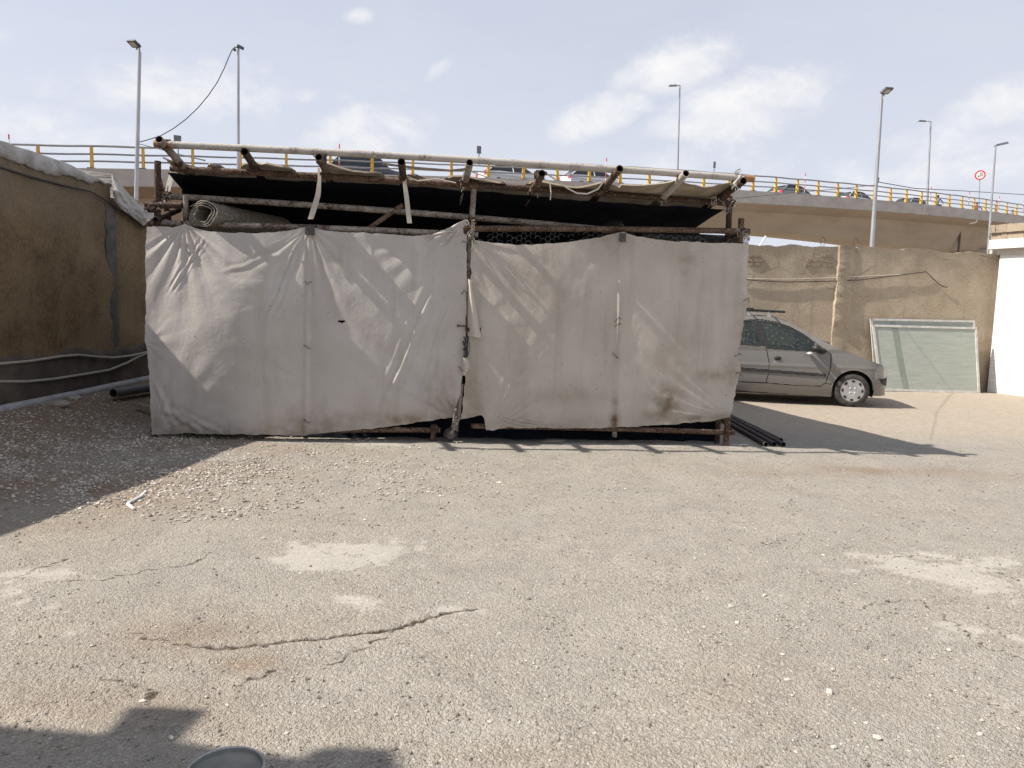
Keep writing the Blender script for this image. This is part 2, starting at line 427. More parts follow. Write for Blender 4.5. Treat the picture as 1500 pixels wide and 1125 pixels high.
    gv = t.math('ADD', t.math('MULTIPLY', t.ramp(gran, [(0, 0.), (1, 1.)]), .5), t.math('MULTIPLY', t.ramp(g2, [(0, 0.), (1, 1.)]), .5))
    gapm = t.math('ADD', t.math('MULTIPLY', t.ramp(gd, [(.38, 0.), (.62, 1.)]), .55), t.math('MULTIPLY', t.ramp(gd2, [(.38, 0.), (.65, 1.)]), .5), clamp=True)
    big = t.noise(.9, 6, .6); mid = t.noise(6, 5, .6)
    base = t.ramp(gv, [(.15, (.24, .213, .18)), (.45, (.37, .338, .293)), (.72, (.475, .44, .387)), (.92, (.63, .59, .525))])
    base = t.mix(t.math('MULTIPLY', gapm, t.ramp(t.noise(2.2, 5, .6), [(.3, .15), (.7, .72)])), base, (.145, .122, .095))
    base = t.mix(t.ramp(big, [(.32, 0.), (.62, .75)]), base, t.mix(.6, base, (.275, .27, .248)))
    base = t.mix(t.ramp(mid, [(.42, 0.), (.72, .45)]), base, (.40, .36, .295))
    pits = t.ramp(t.math('ADD', t.math('MULTIPLY', t.noise(110, 4, .65), .7), t.math('MULTIPLY', big, .35)), [(.36, 1.), (.42, 0.)])
    base = t.mix(t.math('MULTIPLY', pits, .45), base, (.11, .095, .08))
    earth = t.ramp(t.mix(.5, t.noise(14, 5, .65), gv), [(.3, (.17, .115, .075)), (.55, (.26, .185, .125)), (.75, (.37, .285, .20))])
    base = t.mix(t.attr('dirt'), base, earth)
    base = t.mix(t.attr('dust'), base, t.ramp(t.noise(9, 6, .6), [(.3, (.36, .30, .235)), (.7, (.46, .395, .315))]))
    cem = t.ramp(t.noise(20, 5, .6), [(.3, (.34, .325, .285)), (.7, (.46, .44, .40))])
    base = t.mix(t.math('MULTIPLY', t.attr('cement'), .42), base, cem)
    ck = t.math('ADD', t.attr('crack'), t.math('MULTIPLY_ADD', t.noise(28, 4, .65), .030, -.016))
    base = t.mix(t.ramp(ck, [(.005, 1.), (.014, 0.)]), base, (.075, .06, .045))
    h = t.math('SUBTRACT', t.math('ADD', t.math('MULTIPLY', gv, .5), t.math('MULTIPLY', t.noise(40, 4, .6), .7)), t.math('MULTIPLY', gapm, .6))
    h = t.math('MULTIPLY', h, t.math('SUBTRACT', 1.0, t.math('MULTIPLY', t.attr('cement'), .75)))
    nrm = t.bump(h, .9, .010)
    m = t.set(base, .95, 0, nrm, .15)
    o = b.build('ground', m, attrs={'crack': crack, 'cement': sm, 'dirt': dirt, 'dust': dust}, angle=180)
    tag(o, kind='structure')
make_ground()

# loose gravel: one countless mass of crushed stone
def icos():
    p = (1+5**.5)/2
    v = np.array([(-1, p, 0), (1, p, 0), (-1, -p, 0), (1, -p, 0), (0, -1, p), (0, 1, p), (0, -1, -p), (0, 1, -p), (p, 0, -1), (p, 0, 1), (-p, 0, -1), (-p, 0, 1)], float)
    v /= np.linalg.norm(v[0])
    f = [(0, 11, 5), (0, 5, 1), (0, 1, 7), (0, 7, 10), (0, 10, 11), (1, 5, 9), (5, 11, 4), (11, 10, 2), (10, 7, 6), (7, 1, 8), (3, 9, 4), (3, 4, 2), (3, 2, 6), (3, 6, 8), (3, 8, 9), (4, 9, 5), (2, 4, 11), (6, 2, 10), (8, 6, 7), (9, 8, 1)]
    return v, f
IV, IF = icos()
OCT = (np.array([(1, 0, 0), (-1, 0, 0), (0, 1, 0), (0, -1, 0), (0, 0, 1), (0, 0, -1)], float), [(0, 2, 4), (2, 1, 4), (1, 3, 4), (3, 0, 4), (2, 0, 5), (1, 2, 5), (3, 1, 5), (0, 3, 5)])
def pebble(b, x, y, s, v=IV, f=IF, rr=rng, zoff=.25):
    a = rr.uniform(0, 6.28); ca, sa = math.cos(a), math.sin(a)
    q = v*(1+rr.uniform(-.28, .28, (len(v), 1)))*np.array([rr.uniform(.8, 1.35), rr.uniform(.65, 1.0), rr.uniform(.4, .75)])*s
    q = np.stack([q[:, 0]*ca-q[:, 1]*sa, q[:, 0]*sa+q[:, 1]*ca, q[:, 2]], -1)+np.array([x, y, float(gz(x, y))+s*zoff])
    b.add(q, f)
def island_mat(name, stops, rough=.85):
    t = NT(name); g = t.n('NewGeometry')
    c = t.ramp(g.outputs['Random Per Island'], stops)
    c = t.mix(t.ramp(t.noise(60, 3), [(.35, .35), (.65, 0.)]), c, (.30, .25, .19))
    return t.set(c, rough, 0, t.bump(t.noise(120, 3), .4, .002), .3)
M['gravel_pale'] = island_mat('pale_gravel', [(0, (.20, .17, .135)), (.35, (.36, .32, .275)), (.7, (.50, .46, .41)), (1, (.66, .62, .57))])
M['gravel_mixed'] = island_mat('mixed_grit', [(0, (.10, .09, .075)), (.4, (.24, .21, .17)), (.8, (.40, .36, .30)), (1, (.58, .55, .49))])
def make_gravel():
    b = MB(); n = 0
    while n < 8800:                                   # the heap of pale chippings at the left
        px, py = rng.uniform(-30, 760), rng.uniform(596, 765)
        w = math.exp(-((px-130)/190)**2-((py-665)/58)**2)
        w = max(w, .55*math.exp(-((px-330)/120)**2-((py-700)/34)**2), .22*math.exp(-((px-480)/170)**2-((py-690)/36)**2), .10 if px < 400 else .0)
        g = ground(px, py)
        w *= .35+1.3*sstep(-.15, .25, fbm(g[0]*2, g[1]*2, 9, 3))
        if rng.random() > w: continue
        s = rng.uniform(.006, .016)*(1.35 if rng.random() < .1 else 1)
        pebble(b, g[0], g[1], s, *OCT) if rng.random() < .55 else pebble(b, g[0], g[1], s); n += 1
    tag(b.build('gravel', M['gravel_pale'], smooth=False), 'pale crushed stone lying thick beside the shaded left wall', 'gravel', kind='stuff')
    b = MB(); n = 0
    while n < 9000:                                   # grit over the whole yard
        px, py = rng.uniform(-20, 1520), rng.uniform(640, 1130)
        g = ground(px, py)
        w = .16+.9*math.exp(-((py-690)/38)**2)*(1 if px < 1050 else .35)+.55*math.exp(-((px-1120)/260)**2-((py-850)/130)**2)
        if rng.random() > w: continue
        s = min(.013, abs(rng.normal(.0035, .0022))+.0018)*(1.0 if py > 800 else 1.25)
        pebble(b, g[0], g[1], s, *OCT); n += 1
    tag(b.build('grit', M['gravel_mixed'], smooth=False), 'loose small grit strewn over the worn asphalt yard', 'grit', kind='stuff')
make_gravel()
M['stone_white'] = simple('white_stone', (.46, .42, .36), (.64, .60, .54), 30, .85, bump=.3)
for i, (px, py, s) in enumerate([(250, 1077, .020), (420, 1070, .016), (208, 1024, .015), (333, 1029, .014), (1070, 887, .022), (1120, 871, .020), (1285, 1082, .022),
                                 (1222, 1096, .020), (1436, 1079, .020), (1080, 910, .018), (1036, 876, .016), (1146, 958, .018), (1154, 996, .020), (1215, 1015, .022),
                                 (1390, 953, .018), (1206, 812, .018), (1018, 818, .017), (385, 790, .018), (1220, 980, .016), (1032, 917, .016)]):
    g = ground(px, py); b = MB(); pebble(b, g[0], g[1], s*random.uniform(.6, .95), zoff=.3)
    tag(b.build('stone', M['stone_white'], smooth=False, origin=(g[0], g[1], float(gz(g[0], g[1])))), 'small pale broken stone lying loose on the worn asphalt', 'stone', 'pale stones scattered on the asphalt')
# weeds at the foot of the cloth
b = MB()
for k in range(420):
    px = rng.normal(300, 34); g = ground(px, rng.normal(637, 3)); a = rng.uniform(0, 6.28); L = rng.uniform(.03, .10); w = .004
    tip = g+np.array([math.cos(a)*L*.7, math.sin(a)*L*.7, L]); mid = g+np.array([math.cos(a)*L*.25, math.sin(a)*L*.25, L*.65]); sd = np.array([-math.sin(a), math.cos(a), 0])*w
    b.add([g-sd, g+sd, mid+sd, mid-sd, tip], [(0, 1, 2, 3), (3, 2, 4)])
tag(b.build('weeds', simple('weed_green', (.035, .05, .02), (.075, .095, .035), 30, .7)), 'low green weeds growing at the foot of the left cloth', 'weeds', kind='stuff')
# bent strip of white plastic
b = MB(); P = [ground(*p) for p in [(214, 720), (206, 728), (190, 737), (187, 740), (196, 747)]]
for i in range(len(P)): P[i] = P[i]+np.array([0, 0, .012+float(gz(P[i][0], P[i][1]))])
b.tube(P, [.008, .012, .013, .012, .010], 6)
tag(b.build('plastic_strip', M['white_paint'], origin=P[0]), 'bent strip of white plastic lying at the edge of the gravel', 'litter')
# shallow round basin at the bottom edge
def make_basin():
    c = ground(330, 1152); c[2] = 0; r = .118
    t = thing('basin', c, 'shallow round grey metal basin with pale rim at the bottom edge', 'basin')
    b = MB(); b.lathe([(0, .004), (r*.8, .004), (r*.9, .012), (r*.99, .058), (r*.955, .058), (r*.93, .049), (r*.5, .047), (0, .048)], c, (0, 0, 1), 48)
    b.build('bowl', simple('dull_zinc', (.15, .15, .13), (.22, .22, .195), 9, .6, .2, bump=.25), t)
    b = MB(); ring = [c+np.array([math.cos(a)*r, math.sin(a)*r, .059]) for a in np.linspace(0, 2*math.pi, 49)]
    b.tube(ring, .0042, 8, caps=False); b.build('rim', simple('bright_zinc', (.30, .31, .30), (.40, .41, .40), 14, .45, .5), t)
    b = MB(); cc = c+np.array([-.045, .10, .0]); b.lathe([(0, .03), (.04, .03), (.046, .022), (.046, 0)], cc, (0, 0, 1), 20)
    tag(b.build('lid', M['black_plastic'], origin=cc), 'small black round lid lying behind the grey basin', 'lid')
make_basin()

# ================================================================ NEIGHBOUR BUILDING (out of frame, left of the camera): casts the foreground shade
def caster():
    Xc = -5.0
    def back(px, py):
        g = ground(px, py); k = (g[0]-Xc)
        return np.array([Xc, g[1]-k*SUN_DIR[1]/SUN_DIR[0], k*math.tan(SUN_EL)/SUN_DIR[0]])
    line = [(-60, 1056), (0, 1060), (110, 1068), (190, 1076), (256, 1081), (350, 1096), (482, 1108), (585, 1122)]
    pts = [back(*p) for p in line]; top = pts[-1]
    poly = [np.array([Xc, pts[0][1]+.02, 0])]+pts+[np.array([Xc, -6, top[2]]), np.array([Xc, -6, 0])]
    b = MB(); b.prism(poly, (-3.5, -.6, 0))
    knobs = []
    for q in ([(186, 1074), (222, 1031), (300, 1035), (256, 1083), (250, 1120), (190, 1110)], [(480, 1106), (493, 1089), (572, 1092), (585, 1124), (560, 1140), (490, 1130)]):
        k = MB(); k.prism([back(*p)+np.array([.004, 0, 0]) for p in q], (-.10, -.01, 0)); knobs.append(k)
    t = thing('neighbour_house', (Xc-1.7, 0, 0), 'tall plastered house just left of the camera, outside the picture', 'house')
    b.build('house_wall', M['plaster'], t, smooth=False)
    for k in knobs: k.build('wall_bracket', M['plaster'], t, smooth=False)
# ================================================================ WALLS
def plaster(name, a, b_, c, bump=.6):
    t = NT(name)
    n = t.noise(1.3, 7, .62); n2 = t.noise(22, 5, .65)
    col = t.ramp(t.mix(.4, n, n2), [(.34, a), (.5, b_), (.66, c)])
    pit = t.ramp(t.vor(26), [(.05, 1.), (.17, 0.)])
    col = t.mix(t.math('MULTIPLY', pit, t.ramp(t.noise(5, 3), [(.5, 0.), (.65, .8)])), col, (.09, .065, .045))
    sz = t.n('SeparateXYZ'); t.l(t.co.outputs['Object'], sz.inputs[0])
    wz = t.math('ADD', sz.outputs[2], t.math('MULTIPLY_ADD', t.noise(2.4, 6, .65), 1.5, -.75))
    col = t.mix(t.ramp(t.math('MULTIPLY', wz, .25), [(.58, 0.), (.72, .55)]), col, (.20, .165, .125))
    col = t.mix(t.ramp(t.math('MULTIPLY', wz, .25), [(.06, .5), (.16, 0.)]), col, (.22, .175, .125))
    patch = t.ramp(t.noise(.7, 8, .68), [(.48, 0.), (.62, .35)])
    col = t.mix(patch, col, c)
    fis = t.ramp(t.vor(1.6, feature='DISTANCE_TO_EDGE', vec=t.mix(.12, t.co.outputs['Object'], t.n('TexNoise').outputs[1], 'ADD')), [(.0, .55), (.012, 0.)])
    col = t.mix(t.math('MULTIPLY', fis, t.ramp(t.noise(1.1, 2), [(.5, 0.), (.6, 1.)])), col, (.07, .05, .035))
    streak = t.ramp(t.noise(3.5, 4, .6, t.vec((1.6, 1.6, .16))), [(.56, 0.), (.76, .4)])
    col = t.mix(streak, col, (.19, .16, .13))
    h = t.math('SUBTRACT', t.math('ADD', n2, t.math('MULTIPLY', t.noise(70, 3), .5)), t.math('MULTIPLY', pit, .5))
    return t.set(col, .95, 0, t.bump(h, bump, .02), .1)
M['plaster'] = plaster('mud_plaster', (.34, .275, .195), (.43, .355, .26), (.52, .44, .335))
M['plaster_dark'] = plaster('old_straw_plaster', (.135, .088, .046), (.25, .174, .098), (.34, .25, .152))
M['damp'] = simple('damp_cement', (.075, .06, .047), (.14, .115, .09), 3, .95, bump=.5, bscale=15, bdist=.015)
M['cement_grey'] = simple('grey_cement', (.095, .082, .07), (.165, .145, .125), 5, .95, bump=.5, bscale=20, bdist=.01)
M['gypsum'] = simple('white_gypsum', (.34, .315, .28), (.54, .52, .49), 5, .95, bump=.8, bscale=14, bdist=.025)
M['brick'] = simple('old_brick', (.25, .19, .14), (.36, .285, .21), 9, .95, bump=.4)
caster()
def slab_wall(name, parent, X_or_pts, top_fn, base, thick, mat, res=.08, amp=.012, seed=0, toprag=.03, normal=None):
    """a wall run between two plan points, rough front face, ragged top, with a real thickness"""
    (x0, y0), (x1, y1) = X_or_pts
    L = math.hypot(x1-x0, y1-y0); n = max(2, int(L/res)); ux, uy = (x1-x0)/L, (y1-y0)/L
    nx, ny = (-uy, ux) if normal is None else normal
    zs = np.linspace(0, 1, 40)
    S = np.linspace(0, L, n+1); rows = []
    for s in S:
        tz = top_fn(s)+toprag*float(fbm(s*3, seed*1.7, seed, 4))
        z = base+(tz-base)*zs
        d = amp*fbm(np.full(40, s)*2.2, z*2.2, seed+5, 4)
        d = d*1.6
        rows.append(np.stack([x0+ux*s-nx*d, y0+uy*s-ny*d, z], -1))
    P = np.array(rows); b = MB(); b.grid(P, flip=True)
    Bk = P.copy(); Bk[:, :, 0] = x0+ux*S[:, None]+nx*thick; Bk[:, :, 1] = y0+uy*S[:, None]+ny*thick
    b.grid(Bk)
    b.grid(np.stack([P[:, -1], Bk[:, -1]], 1)); b.grid(np.stack([P[0], Bk[0]], 1)); b.grid(np.stack([Bk[-1], P[-1]], 1))
    return b.build(name, mat, parent, angle=50)
def left_wall():
    t = thing('side_wall', (WALLX, 9, 0), 'tall shaded mud plastered wall with white capping along the left edge', 'wall')
    yb = 10.95
    pts = [(-6.6, 2.6), (-6.05, 6.4), (-5.85, 8.1), (-5.9, yb), (-5.9, 15.9)]
    hi = 3.16
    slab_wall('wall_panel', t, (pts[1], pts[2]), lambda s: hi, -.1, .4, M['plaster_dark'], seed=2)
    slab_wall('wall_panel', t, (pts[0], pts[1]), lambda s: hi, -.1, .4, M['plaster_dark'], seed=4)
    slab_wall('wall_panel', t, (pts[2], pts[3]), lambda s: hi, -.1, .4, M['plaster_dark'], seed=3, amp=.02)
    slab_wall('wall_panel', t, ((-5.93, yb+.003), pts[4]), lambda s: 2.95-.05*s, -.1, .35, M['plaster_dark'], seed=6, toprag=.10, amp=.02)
    # white gypsum capping with a ragged drip edge
    n = 150; ys = np.linspace(2.6, yb, n); rows = []
    for i, y in enumerate(ys):
        xw = np.interp(y, [p[1] for p in pts], [p[0] for p in pts]); k = .6*fbm(y*5, 1.5, 8, 4)+.75*fbm(y*1.3, 7.5, 9, 2)
        lo = hi-.10-.11*max(-.9, k)+(.0 if y < 10.2 else .09*(y-10.2)/.75)
        zt = hi+.12-(.0 if y < 9.6 else .16*((y-9.6)/1.35)**2)
        prof = [(.012, lo), (.035, lo+.012), (.03, (lo+zt)/2+.02), (.0, zt-.02), (-.12, zt+.015), (-.3, zt-.01), (-.46, hi-.05)]
        rows.append([(xw+a, y, z+.022*float(fbm(y*6, a*9+z, 5, 4))) for a, z in prof])
    b = MB(); b.grid(np.array(rows), flip=True); b.build('capping', M['gypsum'], t, angle=180)
    # grey cement seam where the two walls meet
    rows = []
    for z in np.linspace(.62, 2.86, 110):
        y0 = 10.80+.05*float(fbm(z*9, 5.1, 33, 4)); w = 11.02+.012*float(fbm(z*3, 2.2, 31, 3))-y0
        rows.append([(-5.9+.0, y0, z), (-5.9+.011, y0+.03, z), (-5.9+.011, y0+w, z), (-5.9+.0, y0+w+.05, z)])
    b = MB(); b.grid(np.array(rows)); b.build('cement_seam', M['cement_grey'], t)
    # damp base band
    rows = []
    for i, y in enumerate(np.linspace(4.2, 15.8, 150)):
        xw = np.interp(y, [p[1] for p in pts], [p[0] for p in pts]); zt = .82+.10*float(fbm(y*1.5, 9, 44, 4))
        rows.append([(xw+.03, y, -.05), (xw+.034, y, .25), (xw+.034, y, zt-.08), (xw+.022, y, zt-.02), (xw-.01, y, zt)])
    b = MB(); b.grid(np.array(rows), flip=True); b.build('damp_plinth', M['damp'], t, angle=180)
    # dark cable along the wall
    cab = [at_x(px, py, WALLX+.05) for px, py in [(-60, 226), (0, 245), (45, 259), (95, 272), (132, 280), (150, 290), (168, 303), (190, 318), (212, 334)]]
    b = MB(); b.tube(cab, .012, 6); tag(b.build('wall_cable', M['cable'], origin=cab[1]), 'thin dark cable running along the shaded left wall', 'cable')
    # two cream hoses
    for k, (lst, lab) in enumerate([([(-60, 540), (0, 533), (45, 529), (90, 522), (115, 520), (145, 523), (168, 524), (192, 521), (220, 515)], 'upper pale hose hanging along the base of the left wall'),
                                    ([(-60, 557), (0, 559), (40, 559), (80, 555), (125, 548), (160, 542), (185, 532), (200, 524), (222, 514)], 'lower pale hose sagging beneath the other along the left wall')]):
        P = [at_x(px, py, WALLX+.075) for px, py in lst]
        b = MB(); b.tube(P, .017, 8); tag(b.build('hose', M['hose'], origin=P[1]), lab, 'hose', 'hoses along the left wall')
    # grey drain pipe resting on the bank
    P = [at_x(px, py, WALLX+.22) for px, py in [(-90, 624), (0, 602), (60, 589), (120, 577), (170, 566), (222, 555)]]
    for p in P: p[0] += random.uniform(-.01, .01)
    b = MB(); b.tube(P, .062, 16); tag(b.build('drain_pipe', M['pvc'], origin=P[1]), 'long thick grey plastic pipe lying at the foot of the left wall', 'pipe')
    a = ground(166, 576, .27); a2 = at_y(230, 566, a[1]+1.0)
    b = MB(); b.pipe(a, a2, .062, mi_in=1); tag(b.build('drain_pipe', [M['pvc_dark'], M['pipe_hole']], origin=a), 'short dark open ended plastic pipe half behind the left cloth', 'pipe')
    # flat stones under the pipe
    for (px, py, sx, sy, sz, rz, lab) in [(92, 587, .42, .22, .06, .15, 'flat stone slab under the grey pipe, the upper of two'), (84, 596, .30, .16, .07, -.1, 'smaller stone slab lying below the slab under the pipe')]:
        g = ground(px, py, .2); b = MB(); c = np.array([g[0], g[1], .2+sz/2]); 
        ax = np.array([[math.cos(rz), math.sin(rz), .05], [-math.sin(rz), math.cos(rz), .1], [0, -.1, 1]])
        b.ell(c, (sx/2*1.15, sy/2*1.15, sz*.75), ax, 9, 6); o = b.build('stone_slab', M['slab'], smooth=False, origin=g); tag(o, lab, 'slab', 'slabs under the pipe')
    g = ground(212, 598, .1); b = MB(); b.box(g+np.array([0, 0, .03]), (.28, .09, .03), [[.95, -.3, -.1], [.3, .95, 0], [.1, 0, 1]])
    tag(b.build('board', M['wood'], smooth=False, origin=g), 'short wooden board on the gravel by the left cloth corner', 'board')
    # white sheets laid over the low wall
    top = [(163, 254), (172, 262), (180, 274), (190, 285), (203, 295), (214, 303), (230, 312)]; low = [(166, 290), (170, 298), (178, 306), (188, 313), (199, 321), (209, 330), (228, 336)]
    nu, nv = 70, 24; G = np.zeros((nu, nv, 3)); u = np.linspace(0, 1, nu)
    for i, uu in enumerate(u):
        k = uu*(len(top)-1); j = min(int(k), len(top)-2); f = k-j
        a = np.array(top[j])*(1-f)+np.array(top[j+1])*f; c = np.array(low[j])*(1-f)+np.array(low[j+1])*f
        for jv in range(nv):
            w = jv/(nv-1); q = a*(1-w)+c*w
            G[i, jv] = at_x(q[0], q[1], WALLX+.07+.05*math.sin(w*2.6)+.05*float(fbm(uu*7, w*5, 71, 4)))
    back = G[:, :1] + np.array([[[-.55, 0, .02]]])+.03*rng.uniform(-1, 1, (nu, 1, 3))
    b = MB(); b.grid(np.concatenate([back, G], 1)); o = b.build('white_sheet', M['sheet_white'], angle=180, origin=G[0, 0])
    tag(o, 'crumpled white sheet draped over the low part of the left wall', 'sheet')
def sheet_mat(name, c1, c2, trans=.35):
    t = NT(name); n = t.noise(3, 5, .6)
    col = t.ramp(n, [(.35, c1), (.65, c2)])
    nb = t.bump(t.noise(14, 5, .6), .35, .02)
    t.set(col, .8, 0, nb, .25)
    tr = t.n('BsdfTranslucent'); t.l(col, tr.inputs[0]); t.l(nb, tr.inputs['Normal'])
    mx = t.n('MixShader'); mx.inputs[0].default_value = trans; t.l(t.b.outputs[0], mx.inputs[1]); t.l(tr.outputs[0], mx.inputs[2]); t.l(mx.outputs[0], t.out.inputs[0])
    return t.mat
M['sheet_white'] = sheet_mat('white_plastic_sheet', (.52, .50, .46), (.66, .64, .61))
left_wall()

def back_wall():
    Yw = 15.8
    t = thing('boundary_wall', (3, Yw, 0), 'sunless mud plastered yard wall behind the parked car', 'wall')
    top = lambda px: float(np.interp(px, [-300, 215, 1090, 1220, 1275, 1450, 1700], [330, 333, 357, 361, 363, 370, 377]))
    def topz(s):
        x = -5.95+s; px = 750+x*F/Yw
        return at_y(px, top(px), Yw)[2]
    slab_wall('wall_panel', t, ((-5.88, Yw), (12.5, Yw)), topz, -.1, .35, M['plaster'], seed=12, amp=.007, toprag=.09, res=.05)
    # pier with a bright arris facing the sun
    xa = at_y(1217, 500, Yw)[0]; rows = []
    zt = at_y(1222, 361, Yw)[2]
    for z in np.linspace(-.05, zt+.03, 90):
        d = .05+.028*float(fbm(z*5, 3, 77, 3)); d *= .30+.70*float(sstep(1.0, 1.7, z)); e = .02*float(fbm(z*9, 8, 78, 3)); x0 = xa+.045*(z/zt)
        rows.append([(x0+e-.035, Yw+.03, z), (x0+e, Yw-d, z), (x0+.07+e, Yw-d-.004, z), (x0+.22, Yw-d*.75, z), (x0+.34, Yw-.0, z), (x0+.36, Yw+.05, z)])
    b = MB(); b.grid(np.array(rows), flip=True); b.build('pier', M['plaster'], t, angle=30)
    # bare bricks where the plaster fell
    b = MB()
    for (px, py, n) in [(1186, 381, 4), (1183, 388, 5), (1100, 374, 2), (1098, 381, 3), (1101, 387, 2), (1206, 374, 2)]:
        for k in range(n):
            c = at_y(px+k*8.2+random.uniform(-1, 1), py+k*.25, Yw); b.box(c+np.array([0, .008, 0]), (.105, .05, .062), [[1, 0, random.uniform(-.06, .06)], [0, 1, 0], [0, 0, 1]])
    b.build('bare_bricks', M['brick'], t, smooth=False)
    P = [at_y(px, py, Yw-.030) for px, py in [(1080, 408), (1110, 411), (1150, 413), (1215, 412), (1260, 410), (1310, 404), (1357, 398)]]
    P += [at_y(px, py, Yw-.030) for px, py in [(1362, 403), (1372, 413), (1380, 419), (1388, 421)]]
    b = MB(); b.tube(P, .009, 6); tag(b.build('wall_wire', M['wire'], origin=P[3]), 'slack brown wire hung along the yard wall above the car', 'wire')
    P = [at_y(px, py, Yw-.026) for px, py in [(1080, 408), (1150, 409), (1215, 407), (1320, 402)]]
    b = MB(); b.tube(P, .005, 5); tag(b.build('wall_wire', M['rope'], origin=P[2]), 'thin pale cord stretched just above the brown wire', 'cord')
    for px, lab in [(1205, 'left of two small wire loops sticking up from the yard wall'), (1253, 'right of two small wire loops sticking up from the yard wall')]:
        c = at_y(px, 357 if px < 1220 else 359, Yw+.1); b = MB(); b.tube([c+np.array([.05*math.cos(a), 0, .05+.09*math.sin(a)]) for a in np.linspace(-1.2, 4.2, 12)], .007, 5)
        tag(b.build('wire_loop', M['wire'], origin=c), lab, 'wire loop', 'wire loops on the yard wall')
    c = at_y(1112, 362, Yw+.3); c2 = at_y(1122, 346, Yw+.3); b = MB(); b.tube([c+(c-c2)*.5, c2], .022, 8)
    tag(b.build('rod', M['white_paint'], origin=c), 'white rod leaning up behind the top of the yard wall', 'rod')
back_wall()

def white_building():
    # face runs from (10.15,15.7) towards the camera and right
    A = at_y(1445, 571, 15.70); Bp = at_y(1500, 577.5, 15.70*197/206); A[2] = Bp[2] = 0; d = (Bp-A); d[2] = 0; d /= np.linalg.norm(d)
    nrm = np.array([d[1], -d[0], 0]); nrm = nrm if nrm[0] < 0 else -nrm
    t = thing('white_building', A, 'white painted brick building with mud roof edge at the right border', 'building')
    zt = on_plane(1458, 374, A, nrm)[2]; zc0 = on_plane(1450, 366, A, nrm)[2]; zc = on_plane(1450, 353, A, nrm)[2]; zr = on_plane(1447, 331, A, nrm)[2]
    tm = NT('white_brick_paint')
    br = tm.n('TexBrick'); mp = tm.n('Mapping'); mp.inputs['Rotation'].default_value = (R(90), 0, -math.atan2(d[1], d[0])); 
    sep = tm.n('SeparateXYZ'); tm.l(tm.co.outputs['Object'], sep.inputs[0]); cmb = tm.n('CombineXYZ')
    along = tm.math('ADD', tm.math('MULTIPLY', sep.outputs[0], float(d[0])), tm.math('MULTIPLY', sep.outputs[1], float(d[1])))
    tm.l(along, cmb.inputs[0]); tm.l(sep.outputs[2], cmb.inputs[1]); tm.l(cmb.outputs[0], br.inputs['Vector'])
    for k, v in (('Scale', 1.0), ('Mortar Size', .006), ('Mortar Smooth', .3), ('Brick Width', .24), ('Row Height', .075)): br.inputs[k].default_value = v
    br.inputs['Color1'].default_value = (.80, .79, .77, 1); br.inputs['Color2'].default_value = (.76, .75, .73, 1); br.inputs['Mortar'].default_value = (.66, .65, .63, 1)
    h = tm.math('SUBTRACT', tm.math('MULTIPLY', tm.noise(60, 3), .4), br.outputs['Fac'])
    tm.set(br.outputs['Color'], .7, 0, tm.bump(h, .5, .008), .3)
    up = np.array([0, 0, 1.0]); bk = -nrm
    def sl(b, s0, s1, z0, z1, out, dep=.4):
        c = A+d*(s0+s1)/2-nrm*(dep/2-out)+up*((z0+z1)/2); c[2] = (z0+z1)/2
        b.box(c, (s1-s0, dep, z1-z0), [d, nrm, up])
    b = MB(); sl(b, 0.02, 3.2, -.1, zt, 0, 3.0); b.build('brick_wall', tm.mat, t, smooth=False)
    b = MB(); sl(b, -.03, 3.2, zt+.002, zc0, .04, 3.0); b.build('lintel', simple('cream_lintel', (.50, .46, .40), (.60, .56, .50), 6, .8), t, smooth=False)
    b = MB(); sl(b, -.12, 3.2, zc0+.002, zc, .18, 3.0); b.build('cornice', M['white_paint'], t, smooth=False)
    b = MB()
    for k, (h0, h1, o) in enumerate([(zc+.002, zc+(zr-zc)*.45, .10), (zc+(zr-zc)*.45+.002, zr, .16)]):
        n = 30; 
        for i in range(n):
            s0 = -.14+3.3*i/n; sl(b, s0+.002, s0+3.3/n, h0, h1+random.uniform(-.015, .015), o+random.uniform(-.012, .012), 3.0)
    b.build('roof_edge', plaster('roof_mud', (.38, .30, .22), (.46, .37, .28), (.54, .45, .35)), t, smooth=False)
    # steel angle post at the corner
    p0 = ground(1441, 571); p1 = at_y(1452, 366, p0[1])
    b = MB(); b.tube([p0, p1], .035, 4); tag(b.build('corner_post', simple('cream_steel', (.50, .46, .40), (.62, .57, .50), 3, .6), origin=p0), 'slim cream steel post leaning at the white building corner', 'post')
white_building()

